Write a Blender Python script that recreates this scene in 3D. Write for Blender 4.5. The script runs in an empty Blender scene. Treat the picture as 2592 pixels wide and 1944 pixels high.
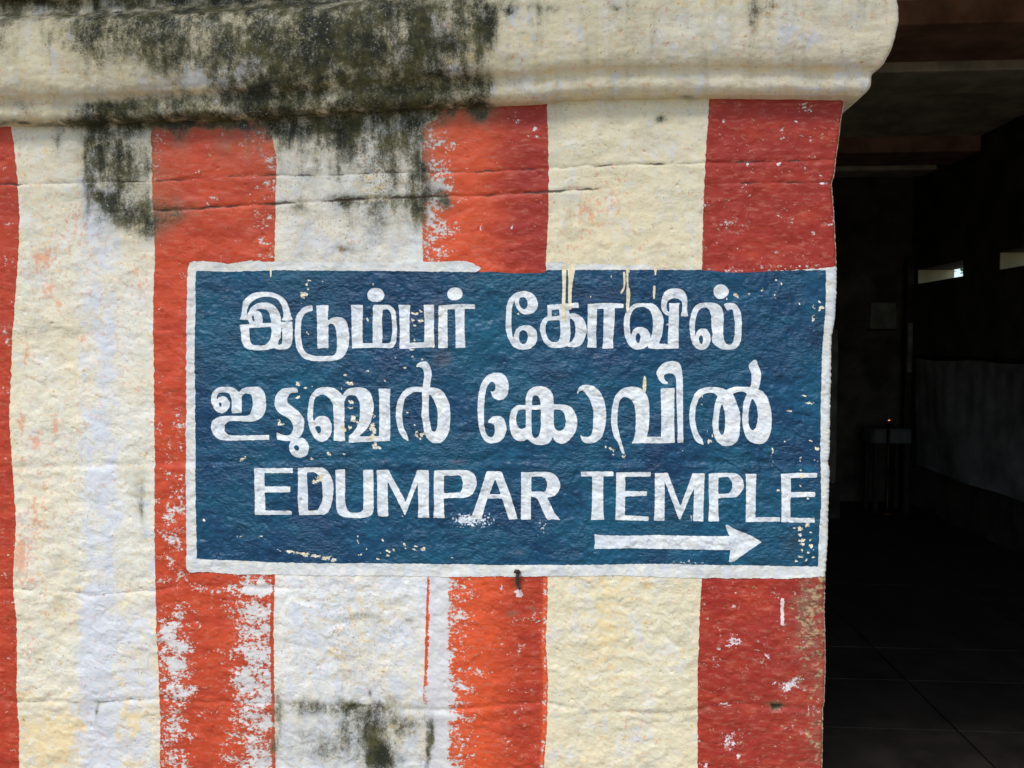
import bpy, bmesh, math, random
import numpy as np
from mathutils import Vector
# ---------------------------------------------------------------- camera, sky, sun, exposure
scene = bpy.context.scene
COL = scene.collection
W0, H0, F0 = 2592.0, 1944.0, 2100.0          # photograph size and focal length in its pixels
VPX, VPY = 1435.0, 873.0                     # vanishing point of the wall's normal
PHI = math.atan((H0/2-VPY)/F0)
THE = math.atan((VPX-W0/2)/F0*math.cos(PHI))
CAM = np.array([0.0, -1.6, 1.5])
cd = bpy.data.cameras.new('camera'); cam = bpy.data.objects.new('camera', cd); COL.objects.link(cam)
cd.sensor_fit = 'HORIZONTAL'; cd.sensor_width = 36.0; cd.lens = 36.0*F0/W0
cd.clip_start = 0.05; cd.clip_end = 2000.0
cam.location = CAM; cam.rotation_euler = (math.pi/2-PHI, 0, THE)
scene.camera = cam
world = bpy.data.worlds.new('World'); scene.world = world; world.use_nodes = True
SUN_EL, SUN_AZ = math.radians(58), math.radians(200)
wn = world.node_tree.nodes; wl = world.node_tree.links
sky = wn.new('ShaderNodeTexSky'); sky.sky_type = 'NISHITA'; sky.sun_disc = False
sky.sun_elevation = SUN_EL; sky.sun_rotation = SUN_AZ
sky.air_density = 1.0; sky.dust_density = 1.5; sky.ozone_density = 1.5
bg = wn['Background']; bg.inputs['Strength'].default_value = 0.12
wl.new(sky.outputs['Color'], bg.inputs['Color'])
sl = bpy.data.lights.new('sun', 'SUN'); so = bpy.data.objects.new('sun', sl); COL.objects.link(so)
sl.energy = 2.2; sl.angle = math.radians(20); sl.color = (1.0, 0.97, 0.93)
sdir = Vector((math.sin(SUN_AZ)*math.cos(SUN_EL), math.cos(SUN_AZ)*math.cos(SUN_EL), math.sin(SUN_EL)))
so.location = (-1, -6, 8); so.rotation_euler = sdir.to_track_quat('Z', 'Y').to_euler()
vs = scene.view_settings
vs.view_transform = 'Standard'; vs.look = 'None'; vs.gamma = 1.0; vs.exposure = 0.66; vs.use_curve_mapping = False

# ---------------------------------------------------------------- small helpers
RX = np.array([math.cos(THE), math.sin(THE), 0.0])
FW = np.array([-math.sin(THE)*math.cos(PHI), math.cos(THE)*math.cos(PHI), -math.sin(PHI)])
UP = np.cross(RX, FW)
def ray(x, y):
    x = np.asarray(x, float); y = np.asarray(y, float)
    return ((x-W0/2)/F0)[..., None]*RX + (-(y-H0/2)/F0)[..., None]*UP + FW
def on_plane(x, y, Y=0.0):
    d = ray(x, y); t = (Y-CAM[1])/d[..., 1]
    return CAM + t[..., None]*d
def proj(P):
    v = np.asarray(P)-CAM; w = v@FW
    return W0/2+F0*(v@RX)/w, H0/2-F0*(v@UP)/w
rng = np.random.RandomState(7)
PERM = rng.permutation(512); PERM = np.concatenate([PERM, PERM, PERM])
GA = rng.rand(512)*2*math.pi; GX, GY = np.cos(GA), np.sin(GA)
def pn(x, y):
    xi = np.floor(x).astype(int); yi = np.floor(y).astype(int); xf = x-xi; yf = y-yi
    u = xf*xf*xf*(xf*(xf*6-15)+10); v = yf*yf*yf*(yf*(yf*6-15)+10)
    def g(ix, iy, fx, fy):
        h = PERM[(PERM[ix & 511]+iy) & 511]
        return GX[h]*fx+GY[h]*fy
    a = g(xi, yi, xf, yf); b = g(xi+1, yi, xf-1, yf); c = g(xi, yi+1, xf, yf-1); d = g(xi+1, yi+1, xf-1, yf-1)
    return ((a+(b-a)*u)+((c+(d-c)*u)-(a+(b-a)*u))*v)*1.45
def fbm(x, y, o=4):
    r = np.zeros_like(x, dtype=float); a = 1.0; s = 0.0
    for k in range(o):
        r += a*pn(x+17.3*k, y-9.1*k); s += a; a *= 0.5; x = x*2.03; y = y*2.03
    return r/s
def sstep(a, b, x):
    t = np.clip((x-a)/(b-a), 0, 1); return t*t*(3-2*t)
def G(X, Y, cx, cy, rx, ry, a=1.0):
    return a*np.exp(-((X-cx)/rx)**2-((Y-cy)/ry)**2)
def GS(X, Y, L):
    r = np.zeros_like(X)
    for t in L: r = np.maximum(r, G(X, Y, *t)) if len(t) > 5 and t[5] == 0 else r+G(X, Y, *t[:5])
    return r
def BOX(X, Y, x0, x1, y0, y1, s=6.0, a=1.0):
    return a*sstep(x0-s, x0+s, X)*(1-sstep(x1-s, x1+s, X))*sstep(y0-s, y0+s, Y)*(1-sstep(y1-s, y1+s, Y))
def line(pts):
    p = np.array(pts, float); return lambda x: np.interp(x, p[:, 0], p[:, 1])
def lin(c):
    return tuple(((v/255.0)/12.92 if v <= 10 else (((v/255.0)+0.055)/1.055)**2.4) for v in c)+(1.0,)

def mesh_obj(name, V, F, mat, parent=None, attrs=None, smooth=True):
    V = np.ascontiguousarray(V, dtype=np.float32)
    me = bpy.data.meshes.new(name)
    if isinstance(F, np.ndarray):
        n, k = F.shape
        me.vertices.add(len(V)); me.vertices.foreach_set('co', V.ravel())
        me.loops.add(n*k); me.loops.foreach_set('vertex_index', np.ascontiguousarray(F, dtype=np.int32).ravel())
        me.polygons.add(n); me.polygons.foreach_set('loop_start', np.arange(0, n*k, k, dtype=np.int32))
        me.update(calc_edges=True)
    else:
        me.from_pydata([tuple(v) for v in V], [], F); me.update()
    if smooth: me.polygons.foreach_set('use_smooth', np.ones(len(me.polygons), dtype=bool))
    if attrs:
        for k, A in attrs.items():
            a = me.attributes.new(k, 'FLOAT_COLOR', 'POINT')
            a.data.foreach_set('color', np.ascontiguousarray(A, dtype=np.float32).ravel())
    me.materials.append(mat)
    o = bpy.data.objects.new(name, me); COL.objects.link(o)
    if parent: o.parent = parent
    return o
def tag(o, label=None, cat=None, group=None, kind=None):
    if label: o['label'] = label
    if cat: o['category'] = cat
    if group: o['group'] = group
    if kind: o['kind'] = kind
    return o
def empty(name, loc=(0, 0, 0)):
    o = bpy.data.objects.new(name, None); COL.objects.link(o); o.location = loc; o.empty_display_size = 0.1; return o
def boxes(name, L, mat, parent=None, bevel=0.0, jit=0.0, origin=(0, 0, 0)):
    bm = bmesh.new(); r = random.Random(len(name)*31+len(L))
    for (x0, x1, y0, y1, z0, z1) in L:
        vv = [bm.verts.new((x-origin[0]+r.uniform(-jit, jit), y-origin[1]+r.uniform(-jit, jit), z-origin[2]+r.uniform(-jit, jit))) for x in (x0, x1) for y in (y0, y1) for z in (z0, z1)]
        for f in ((0, 1, 3, 2), (4, 6, 7, 5), (0, 4, 5, 1), (2, 3, 7, 6), (0, 2, 6, 4), (1, 5, 7, 3)): bm.faces.new([vv[i] for i in f])
    if bevel: bmesh.ops.bevel(bm, geom=list(bm.edges), offset=bevel, segments=2, affect='EDGES', profile=0.5)
    me = bpy.data.meshes.new(name); bm.to_mesh(me); bm.free(); me.materials.append(mat)
    o = bpy.data.objects.new(name, me); COL.objects.link(o)
    if parent: o.parent = parent
    return o
def tube(name, pts, rad, mat, parent=None, seg=10):
    V = []; Fc = []; n = len(pts); P = [Vector(p) for p in pts]
    if not hasattr(rad, '__len__'): rad = [rad]*n
    for i in range(n):
        t = (P[min(i+1, n-1)]-P[max(i-1, 0)]).normalized()
        a = t.orthogonal().normalized() if i == 0 else (a-t*a.dot(t)).normalized()
        b = t.cross(a)
        for k in range(seg):
            w = 2*math.pi*k/seg; V.append(P[i]+(a*math.cos(w)+b*math.sin(w))*rad[i])
    for i in range(n-1):
        for k in range(seg): Fc.append((i*seg+k, i*seg+(k+1) % seg, (i+1)*seg+(k+1) % seg, (i+1)*seg+k))
    Fc.append(tuple(range(seg-1, -1, -1))); Fc.append(tuple((n-1)*seg+k for k in range(seg)))
    return mesh_obj(name, np.array([tuple(v) for v in V]), Fc, mat, parent)

# ---------------------------------------------------------------- material builder
class MB:
    def __init__(s, name):
        s.m = bpy.data.materials.new(name); s.m.use_nodes = True
        s.nt = s.m.node_tree; s.n = s.nt.nodes; s.l = s.nt.links
        s.p = s.n['Principled BSDF']; s.tc = s.n.new('ShaderNodeTexCoord'); s._a = {}
    def put(s, sock, v):
        if hasattr(v, 'is_output'): s.l.new(v, sock)
        elif isinstance(v, tuple) and len(v) == 3 and sock.type == 'RGBA': sock.default_value = v+(1,)
        else: sock.default_value = v
    def attr(s, nm):
        if nm not in s._a:
            a = s.n.new('ShaderNodeAttribute'); a.attribute_name = nm
            sp = s.n.new('ShaderNodeSeparateColor'); s.l.new(a.outputs['Color'], sp.inputs[0])
            s._a[nm] = (sp.outputs[0], sp.outputs[1], sp.outputs[2], a.outputs['Alpha'])
        return s._a[nm]
    def vec(s, sc=(1, 1, 1), off=(0, 0, 0)):
        m = s.n.new('ShaderNodeMapping'); s.l.new(s.tc.outputs['Object'], m.inputs['Vector'])
        m.inputs['Scale'].default_value = sc; m.inputs['Location'].default_value = off; return m.outputs[0]
    def noise(s, scale, detail=4, rough=0.55, sc=(1, 1, 1), off=(0, 0, 0), dist=0.0, color=False):
        t = s.n.new('ShaderNodeTexNoise'); s.l.new(s.vec(sc, off), t.inputs['Vector'])
        t.inputs['Scale'].default_value = scale; t.inputs['Detail'].default_value = detail
        t.inputs['Roughness'].default_value = rough; t.inputs['Distortion'].default_value = dist
        return t.outputs['Color' if color else 'Fac']
    def voro(s, scale, sc=(1, 1, 1), off=(0, 0, 0), feat='F1', out='Distance'):
        t = s.n.new('ShaderNodeTexVoronoi'); t.feature = feat; s.l.new(s.vec(sc, off), t.inputs['Vector'])
        t.inputs['Scale'].default_value = scale; return t.outputs[out]
    def math(s, op, a, b=0.0, c=None, clamp=False):
        t = s.n.new('ShaderNodeMath'); t.operation = op; t.use_clamp = clamp
        s.put(t.inputs[0], a); s.put(t.inputs[1], b)
        if c is not None: s.put(t.inputs[2], c)
        return t.outputs[0]
    def add(s, a, b): return s.math('ADD', a, b)
    def sub(s, a, b): return s.math('SUBTRACT', a, b)
    def mul(s, a, b): return s.math('MULTIPLY', a, b)
    def step(s, x, lo, hi):          # smooth ramp of x from lo to hi
        t = s.n.new('ShaderNodeMapRange'); t.interpolation_type = 'SMOOTHSTEP'
        s.put(t.inputs['Value'], x); t.inputs['From Min'].default_value = lo; t.inputs['From Max'].default_value = hi
        return t.outputs[0]
    def mix(s, f, a, b):
        t = s.n.new('ShaderNodeMix'); t.data_type = 'RGBA'
        s.put(t.inputs['Factor'], f); s.put(t.inputs[6], a); s.put(t.inputs[7], b); return t.outputs[2]
    def mixf(s, f, a, b):
        t = s.n.new('ShaderNodeMix'); t.data_type = 'FLOAT'
        s.put(t.inputs[0], f); s.put(t.inputs[2], a); s.put(t.inputs[3], b); return t.outputs[0]
    def bump(s, h, dist, strength=1.0):
        t = s.n.new('ShaderNodeBump'); s.put(t.inputs['Height'], h); t.inputs['Distance'].default_value = dist
        t.inputs['Strength'].default_value = strength; s.l.new(t.outputs[0], s.p.inputs['Normal'])
    def done(s, col, rough=0.8, spec=0.5):
        s.put(s.p.inputs['Base Color'], col); s.put(s.p.inputs['Roughness'], rough); s.put(s.p.inputs['Specular IOR Level'], spec)
        return s.m

def plain(name, c, rough=0.8, var=0.25, scale=9.0, spec=0.4, bump=0.0, metal=0.0):
    b = MB(name); n = b.noise(scale, 5, 0.6); c2 = tuple(v*(1-var*1.4) for v in c[:3])+(1,); c3 = tuple(min(1, v*(1+var)) for v in c[:3])+(1,)
    col = b.mix(b.step(n, 0.3, 0.7), c2, c3)
    if bump: b.bump(b.noise(scale*6, 4), bump)
    b.p.inputs['Metallic'].default_value = metal
    return b.done(col, rough, spec)

def wall_material():
    b = MB('painted_masonry')
    red, peel, orng, grime = b.attr('c0'); lil, och, pnk, whi = b.attr('c1'); crk, tone, spk, wear = b.attr('c2')
    nL = b.noise(5, 4); nM = b.noise(26, 5, 0.6, sc=(1, 1, 1.5)); nS = b.noise(110, 4, 0.6, sc=(0.75, 1, 1.3)); nF = b.noise(420, 3, 0.6)
    nV = b.noise(40, 4, 0.55, sc=(1, 1, 0.18), off=(3, 0, 0))
    nb = b.noise(60, 5, 0.65, sc=(0.8, 1, 1.2), off=(7, 0, 2))
    base = b.mix(tone, lin((210, 202, 168)), lin((214, 218, 217)))
    md = b.noise(11, 9, 0.72, off=(6, 2, 2)); ml = b.noise(17, 8, 0.7, sc=(1, 1, 0.7), off=(2, 7, 1))
    base = b.mix(b.mul(b.step(nL, 0.4, 0.64), 0.45), base, lin((216, 201, 164)))
    base = b.mix(b.mul(b.step(md, 0.5, 0.66), 0.6), base, lin((186, 182, 162)))
    base = b.mix(b.mul(b.step(ml, 0.52, 0.66), 0.5), base, lin((206, 210, 214)))
    base = b.mix(b.mul(b.step(nM, 0.5, 0.75), 0.5), base, lin((196, 186, 160)))
    base = b.mix(b.mul(b.step(nV, 0.52, 0.75), 0.35), base, lin((212, 212, 204)))
    base = b.mix(b.mul(b.step(nS, 0.58, 0.75), 0.4), base, lin((182, 172, 148)))
    cr = b.noise(150, 4, 0.65, sc=(0.45, 1, 1.5), off=(8, 8, 1)); base = b.mix(b.mul(b.step(cr, 0.57, 0.72), 0.55), base, lin((150, 142, 122)))  # flat dark strokes: shade of small creases painted into the plaster colour
    base = b.mix(b.mul(b.step(nF, 0.6, 0.72), 0.25), base, lin((150, 138, 115)))
    def patch(base, m, col, a=0.85, n=nb, k=0.42):
        f = b.step(b.add(m, b.mul(b.sub(n, 0.5), 3.2)), k-0.26, k+0.26)
        return b.mix(b.mul(f, a), base, col)
    base = patch(base, och, lin((216, 194, 144)), 0.75)
    base = patch(base, lil, lin((194, 201, 212)), 0.75, b.noise(24, 9, 0.7, sc=(1.3, 1, 0.7), off=(1, 4, 2)))
    base = patch(base, pnk, lin((210, 132, 100)), 0.6, b.noise(90, 5, 0.7, sc=(1.1, 1, 0.8), off=(9, 4, 2)), 0.46)
    sp = b.noise(260, 3, 0.6, off=(2, 2, 5)); spf = b.step(b.add(spk, b.mul(b.sub(sp, 0.5), 3.6)), 0.68, 0.85)
    base = b.mix(b.mul(spf, 0.8), base, lin((112, 84, 48)))
    # red lead paint
    rn = b.noise(16, 4, 0.6, sc=(0.6, 1, 1.5), off=(5, 1, 1)); rs = b.noise(85, 4, 0.62, sc=(0.5, 1, 1.7), off=(4, 0, 8))
    of = b.math('ADD', b.add(orng, b.mul(b.sub(rn, 0.5), 1.3)), 0.0, clamp=True)
    rc = b.mix(of, lin((146, 41, 30)), lin((202, 78, 40)))
    rc = b.mix(b.mul(b.step(rs, 0.5, 0.68), 0.5), rc, lin((182, 104, 84)))
    rc = b.mix(b.mul(b.step(rs, 0.46, 0.3), 0.35), rc, lin((140, 34, 24)))
    edge = b.noise(210, 3, 0.6, sc=(1, 1, 0.8), off=(3, 3, 3))
    ink = b.step(b.add(red, b.mul(b.sub(edge, 0.5), 0.55)), 0.44, 0.56)
    fl = b.add(b.mul(b.noise(34, 10, 0.72, sc=(0.75, 1, 1.05), off=(11, 3, 6), dist=0.15), 0.85), b.sub(b.mul(b.noise(170, 5, 0.7, sc=(0.8, 1, 1.1), off=(1, 13, 6)), 0.55), 0.2))
    flake = b.step(b.add(peel, b.mul(b.sub(fl, 0.5), 3.1)), 0.42, 0.66)
    ink = b.mul(ink, b.sub(1.0, flake))
    under = b.mix(b.step(nb, 0.4, 0.6), lin((202, 202, 200)), lin((198, 197, 204)))
    base = b.mix(b.mul(b.step(red, 0.45, 0.6), b.mul(flake, 0.85)), base, under)
    col = b.mix(ink, base, rc)
    # worn brown arris, white smears
    col = b.mix(b.math('MULTIPLY', b.mul(wear, 1.2), b.step(rs, 0.3, 0.6), clamp=True), col, lin((132, 84, 72)))
    wf = b.step(b.add(wear, b.mul(b.sub(nb, 0.5), 3.4)), 0.52, 0.7)
    col = b.mix(b.mul(wf, 0.6), col, b.mix(b.step(nS, 0.4, 0.6), lin((92, 62, 44)), lin((186, 170, 130))))
    wh = b.step(b.add(whi, b.mul(b.sub(b.noise(130, 5, 0.7, off=(1, 8, 1)), 0.5), 3.0)), 0.5, 0.66)
    col = b.mix(b.mul(wh, 0.85), col, lin((218, 214, 216)))
    # mould
    gn = b.noise(22, 10, 0.74, sc=(1, 1, 0.75), off=(0, 5, 3)); gf = b.noise(340, 4, 0.65, off=(6, 1, 1)); gv = b.noise(70, 5, 0.6, sc=(1, 1, 0.1), off=(2, 2, 2))
    gs = b.add(b.add(b.mul(b.sub(gn, 0.5), 3.4), b.mul(b.sub(gf, 0.5), 1.5)), b.mul(b.sub(gv, 0.5), 1.1))
    soft = b.math('MULTIPLY', b.mul(grime, 1.15), b.add(0.25, b.mul(b.step(gn, 0.3, 0.62), 0.75)), clamp=True)
    col = b.mix(soft, col, b.mix(b.step(nM, 0.35, 0.65), lin((96, 98, 84)), lin((112, 108, 74))))
    gm = b.step(b.add(b.mul(grime, 1.3), gs), 0.45, 1.5)
    gcol = b.mix(b.step(b.noise(14, 6, 0.7, off=(1, 3, 3)), 0.42, 0.62), lin((25, 30, 22)), lin((68, 66, 36)))
    pale = b.step(b.noise(190, 5, 0.7, off=(4, 4, 0)), 0.56, 0.66)
    gcol = b.mix(b.mul(pale, b.step(b.noise(9, 4, 0.6, off=(3, 3, 8)), 0.4, 0.65)), gcol, b.mix(b.step(nb, 0.42, 0.58), lin((150, 146, 128)), lin((150, 158, 168))))
    col = b.mix(b.mul(gm, 0.94), col, gcol)
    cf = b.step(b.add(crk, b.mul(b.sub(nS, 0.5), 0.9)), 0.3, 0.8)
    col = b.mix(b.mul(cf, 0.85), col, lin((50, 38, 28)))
    h = b.add(b.mul(b.noise(190, 5, 0.62, sc=(0.8, 1, 1.2)), 1.0), b.mul(nF, 0.35))
    h = b.mul(h, b.add(0.25, b.mul(b.step(b.noise(7, 4, 0.6, off=(9, 9, 9)), 0.38, 0.62), 0.9))); h = b.add(h, b.mul(ink, 0.3)); b.bump(h, 0.0016, 0.7)
    return b.done(col, b.mixf(ink, 0.86, 0.55), b.mixf(ink, 0.2, 0.3))

def sign_blue():
    b = MB('blue_enamel'); chip, spray, under, dark = b.attr('c0')
    nL = b.noise(4.5, 4, off=(2, 0, 1)); nM = b.noise(18, 8, 0.66, sc=(0.75, 1, 1.3)); nS = b.noise(120, 4, 0.6, sc=(0.6, 1, 1.5))
    col = b.mix(b.step(nL, 0.35, 0.65), lin((3, 54, 88)), lin((6, 76, 102)))
    col = b.mix(b.mul(b.step(nM, 0.5, 0.72), 0.6), col, lin((18, 96, 122)))
    col = b.mix(b.mul(b.step(nM, 0.47, 0.3), 0.65), col, lin((4, 30, 62)))
    col = b.mix(b.mul(b.step(nS, 0.56, 0.74), 0.45), col, lin((48, 112, 140)))
    uf = b.step(b.add(under, b.mul(b.sub(nM, 0.5), 1.6)), 0.35, 0.75)
    col = b.mix(b.mul(uf, 0.55), col, lin((92, 86, 98)))
    col = b.mix(b.mul(b.step(b.add(dark, b.mul(b.sub(nM, 0.5), 1.2)), 0.3, 0.8), 0.55), col, lin((44, 44, 44)))
    cn = b.noise(330, 4, 0.6, off=(3, 2, 1))
    sf = b.step(b.add(spray, b.mul(b.sub(b.noise(230, 4, 0.65, off=(1, 1, 9)), 0.5), 2.4)), 0.62, 0.74)
    col = b.mix(b.mul(sf, 0.85), col, lin((216, 222, 228)))
    cf = b.step(b.add(chip, b.mul(b.sub(cn, 0.5), 1.7)), 0.45, 0.56)
    col = b.mix(cf, col, b.mix(b.step(cn, 0.42, 0.58), lin((214, 202, 166)), lin((226, 222, 208))))
    h = b.add(b.noise(150, 5, 0.6, sc=(0.65, 1, 1.4)), b.mul(cf, -0.35)); h = b.mul(h, b.add(0.4, b.step(b.noise(9, 4, 0.6, off=(9, 1, 9)), 0.35, 0.65))); b.bump(h, 0.0038, 0.9)
    return b.done(col, b.mixf(cf, 0.32, 0.8), b.mixf(cf, 0.36, 0.2))

def sign_white(name, c1, c2, rough=0.55, thin=lin((150, 160, 172))):
    b = MB(name); chip, spray, under, dark = b.attr('c0')
    nM = b.noise(38, 5, 0.62, sc=(1.4, 1, 0.6), off=(4, 0, 2)); nS = b.noise(150, 4, 0.6, sc=(0.7, 1, 1.4))
    col = b.mix(b.step(nM, 0.35, 0.65), c1, c2)
    col = b.mix(b.mul(b.step(nS, 0.56, 0.78), 0.5), col, lin((186, 186, 186)))
    uf = b.step(b.add(under, b.mul(b.sub(nS, 0.5), 1.6)), 0.45, 0.7)
    col = b.mix(b.mul(uf, 0.6), col, lin((214, 200, 164)))
    col = b.mix(b.mul(b.step(b.noise(420, 2, 0.5), 0.68, 0.74), 0.6), col, lin((120, 115, 108)))
    br = b.noise(30, 7, 0.66, sc=(3.0, 1, 0.5), off=(5, 5, 5)); col = b.mix(b.mul(b.step(br, 0.5, 0.7), 0.35), col, thin)
    cn = b.noise(330, 4, 0.6, off=(3, 2, 1)); cf = b.step(b.add(chip, b.mul(b.sub(cn, 0.5), 0.8)), 0.45, 0.55)
    col = b.mix(cf, col, lin((214, 202, 166)))
    col = b.mix(b.mul(b.step(b.add(dark, b.mul(b.sub(nS, 0.5), 1.2)), 0.3, 0.8), 0.7), col, lin((60, 54, 44)))
    b.bump(b.noise(170, 5, 0.6, sc=(0.65, 1, 1.4)), 0.0016, 0.6)
    return b.done(col, rough, 0.45)

M_wall = wall_material()
M_blue = sign_blue()
M_letter = sign_white('white_lettering', lin((198, 206, 213)), lin((214, 218, 216)))
M_border = sign_white('white_border', lin((192, 198, 202)), lin((206, 206, 196)), 0.7, lin((190, 178, 160)))
M_drip = sign_white('cream_drip', lin((206, 196, 160)), lin((222, 214, 186)), 0.7, lin((190, 176, 140)))
M_stone = plain('sooty_stone', lin((76, 72, 62)), 0.9, 0.4, 4)
M_ceil = plain('limewashed_ceiling', lin((205, 196, 172)), 0.9, 0.25, 4)
M_redb = plain('dull_red_beam', lin((160, 122, 100)), 0.85, 0.3, 5)
M_floor = plain('dark_polished_floor', lin((44, 39, 33)), 0.65, 0.4, 5, 0.5, 0.001)
M_ground = plain('dusty_ground', lin((150, 138, 118)), 0.95, 0.25, 1.5)
M_lime = plain('limewashed_reveal', lin((196, 190, 150)), 0.9, 0.12, 6)
M_wood = plain('old_wood', lin((46, 36, 28)), 0.7, 0.3, 14)
M_iron = plain('rusty_iron', lin((48, 34, 26)), 0.7, 0.5, 300, 0.5, 0.0006)

# ---------------------------------------------------------------- wall relief
EDGE = line([(180, 2146), (260, 2141), (301, 2133), (358, 2127), (411, 2119), (439, 2117), (464, 2109), (508, 2113), (570, 2117), (630, 2120), (686, 2122), (741, 2121), (809, 2117.5), (854, 2109), (967, 2107), (1057, 2105), (1148, 2104), (1170, 2099.5), (1193, 2104), (1283, 2100.5), (1371, 2099), (1452, 2093), (1554, 2091), (1676, 2094), (1778, 2091), (1802, 2087), (1944, 2085), (2900, 2070)])
J1 = line([(-1500, 475), (0, 467), (81, 466), (216, 462), (407, 458), (570, 448), (692, 443), (800, 445), (963, 437), (1207, 435), (1370, 427), (1492, 419), (1700, 414), (1977, 409), (2130, 403)])
J2 = line([(-1500, 560), (0, 541), (200, 537), (390, 533), (468, 531), (570, 523), (692, 515), (855, 507), (922, 503), (1064, 498), (1248, 494), (1390, 484), (1492, 478), (1700, 470), (1887, 464), (2130, 461)])
J3 = line([(-1500, 1190), (0, 1186), (81, 1184), (450, 1172), (1000, 1158), (1400, 1166), (2130, 1171)])
J4 = line([(-1500, 1490), (40, 1491), (183, 1497), (224, 1507), (386, 1493), (468, 1483), (700, 1490), (1400, 1500), (2130, 1505)])
J5 = line([(-1500, 1770), (40, 1776), (244, 1778), (399, 1769), (447, 1774), (570, 1778), (692, 1782), (922, 1790), (1105, 1800), (1370, 1778), (1492, 1802), (1700, 1806), (1850, 1782), (2091, 1798)])
def relief(X, Y):
    U = X+9*pn(X/40, Y/40)+4*pn(X/15+7, Y/15); V = Y+8*pn(X/40+21, Y/40)+4*pn(X/15, Y/15+9)
    h = 3.0*fbm(X/260, Y/200, 2)+2.6*fbm(X/95, Y/75, 2)+2.0*fbm(U/44, V/33, 2)
    s = 0.5+0.75*sstep(560, 740, Y)-0.25*sstep(1380, 1420, X)*sstep(720, 640, Y)+0.6*fbm(X/200+9, Y/200, 3); s = np.clip(s*(0.5+0.62*sstep(460, 500, X)*sstep(2110, 2060, X)*sstep(660, 700, Y)*sstep(1450, 1420, Y)+0.15*sstep(1440, 1480, Y)), 0.15, 1.8)
    P_ = 0.94*U+0.34*V; Q_ = -0.34*U+0.94*V
    h += s*(0.95*pn(P_/27, Q_/21)+0.6*pn(U/13+4, V/11.5)+0.42*pn(P_/7.5+2, Q_/6.6)+0.2*pn(X/5.2, Y/5.0))
    for J, d, w, x0, x1 in ((J1, 2.6, 4.5, -2e3, 3e3), (J2, 3.4, 5, 250, 1500), (J2, 2.4, 4, 1860, 3e3), (J3, 2.2, 9, -2e3, 3e3), (J4, 1.8, 6, -2e3, 760), (J4, .6, 12, 760, 3e3), (J5, 2.6, 7, -2e3, 3e3)):
        jy = J(X)+2.2*pn(X/22, X*0+d)+1.0*pn(X/7, X*0+9)
        wgt = sstep(x0-60, x0+20, X)*(1-sstep(x1-20, x1+60, X))*(0.65+0.5*pn(X/80, X*0+w))
        h -= d*wgt*np.exp(-((Y-jy)/w)**2)
        h += 0.7*np.exp(-((Y-jy-16)/12)**2)*wgt
    # chipped socket, dent by the hook, pits
    h -= 5.5*BOX(X, Y, 1955, 1980, 1784, 1801, 3)
    h -= 3*G(X, Y, 1312, 1480, 7, 14)
    pit = pn(X/14+50, Y/14+3); h -= 1.6*sstep(0.62, 0.85, pit)
    return h*0.001

# ---------------------------------------------------------------- stain and paint maps (on the masonry itself)
E_L = line([(0, 20), (310, 28), (370, 36), (420, 42), (560, 50), (650, 47), (740, 40), (850, 32), (960, 27), (1060, 25), (1200, 32), (1310, 40), (1400, 36), (1490, 32), (1550, 42), (1650, 44), (1780, 42), (1860, 48), (3000, 48)])
E_B0 = line([(0, 380), (330, 382), (450, 384), (650, 392), (760, 388), (1000, 390), (1200, 391), (1400, 392), (1600, 396), (1700, 401), (1800, 405), (3000, 408)])
E_B1 = line([(0, 676), (300, 678), (400, 700), (500, 697), (660, 695), (1450, 697), (1600, 692), (1944, 697), (3000, 697)])
E_D0 = line([(0, 1112), (300, 1108), (318, 1070), (400, 1068), (550, 1068), (660, 1070), (1450, 1082), (1560, 1078), (1700, 1074), (1760, 1071), (1944, 1082), (3000, 1082)])
E_D1 = line([(0, 1384), (260, 1384), (330, 1387), (450, 1389), (550, 1388), (660, 1382), (1450, 1386), (1530, 1386), (1620, 1381), (1720, 1387), (1850, 1384), (1944, 1376), (3000, 1374)])
E_F0 = line([(0, 1796), (250, 1795), (400, 1786), (500, 1781), (660, 1777), (1460, 1777), (1560, 1771), (1700, 1766), (3000, 1766)])
def edges(X, Y):                                    # signed distance-like, positive inside the red stripes
    w = 2.2*pn(X*0+3, Y/16)+1.0*pn(X*0+8, Y/6)
    Z = Y
    d = np.maximum.reduce([E_L(Z)-X, np.minimum(X-E_B0(Z), E_B1(Z)-X), np.minimum(X-E_D0(Z), E_D1(Z)-X), X-E_F0(Z)])
    return d+w*0.8
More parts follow.
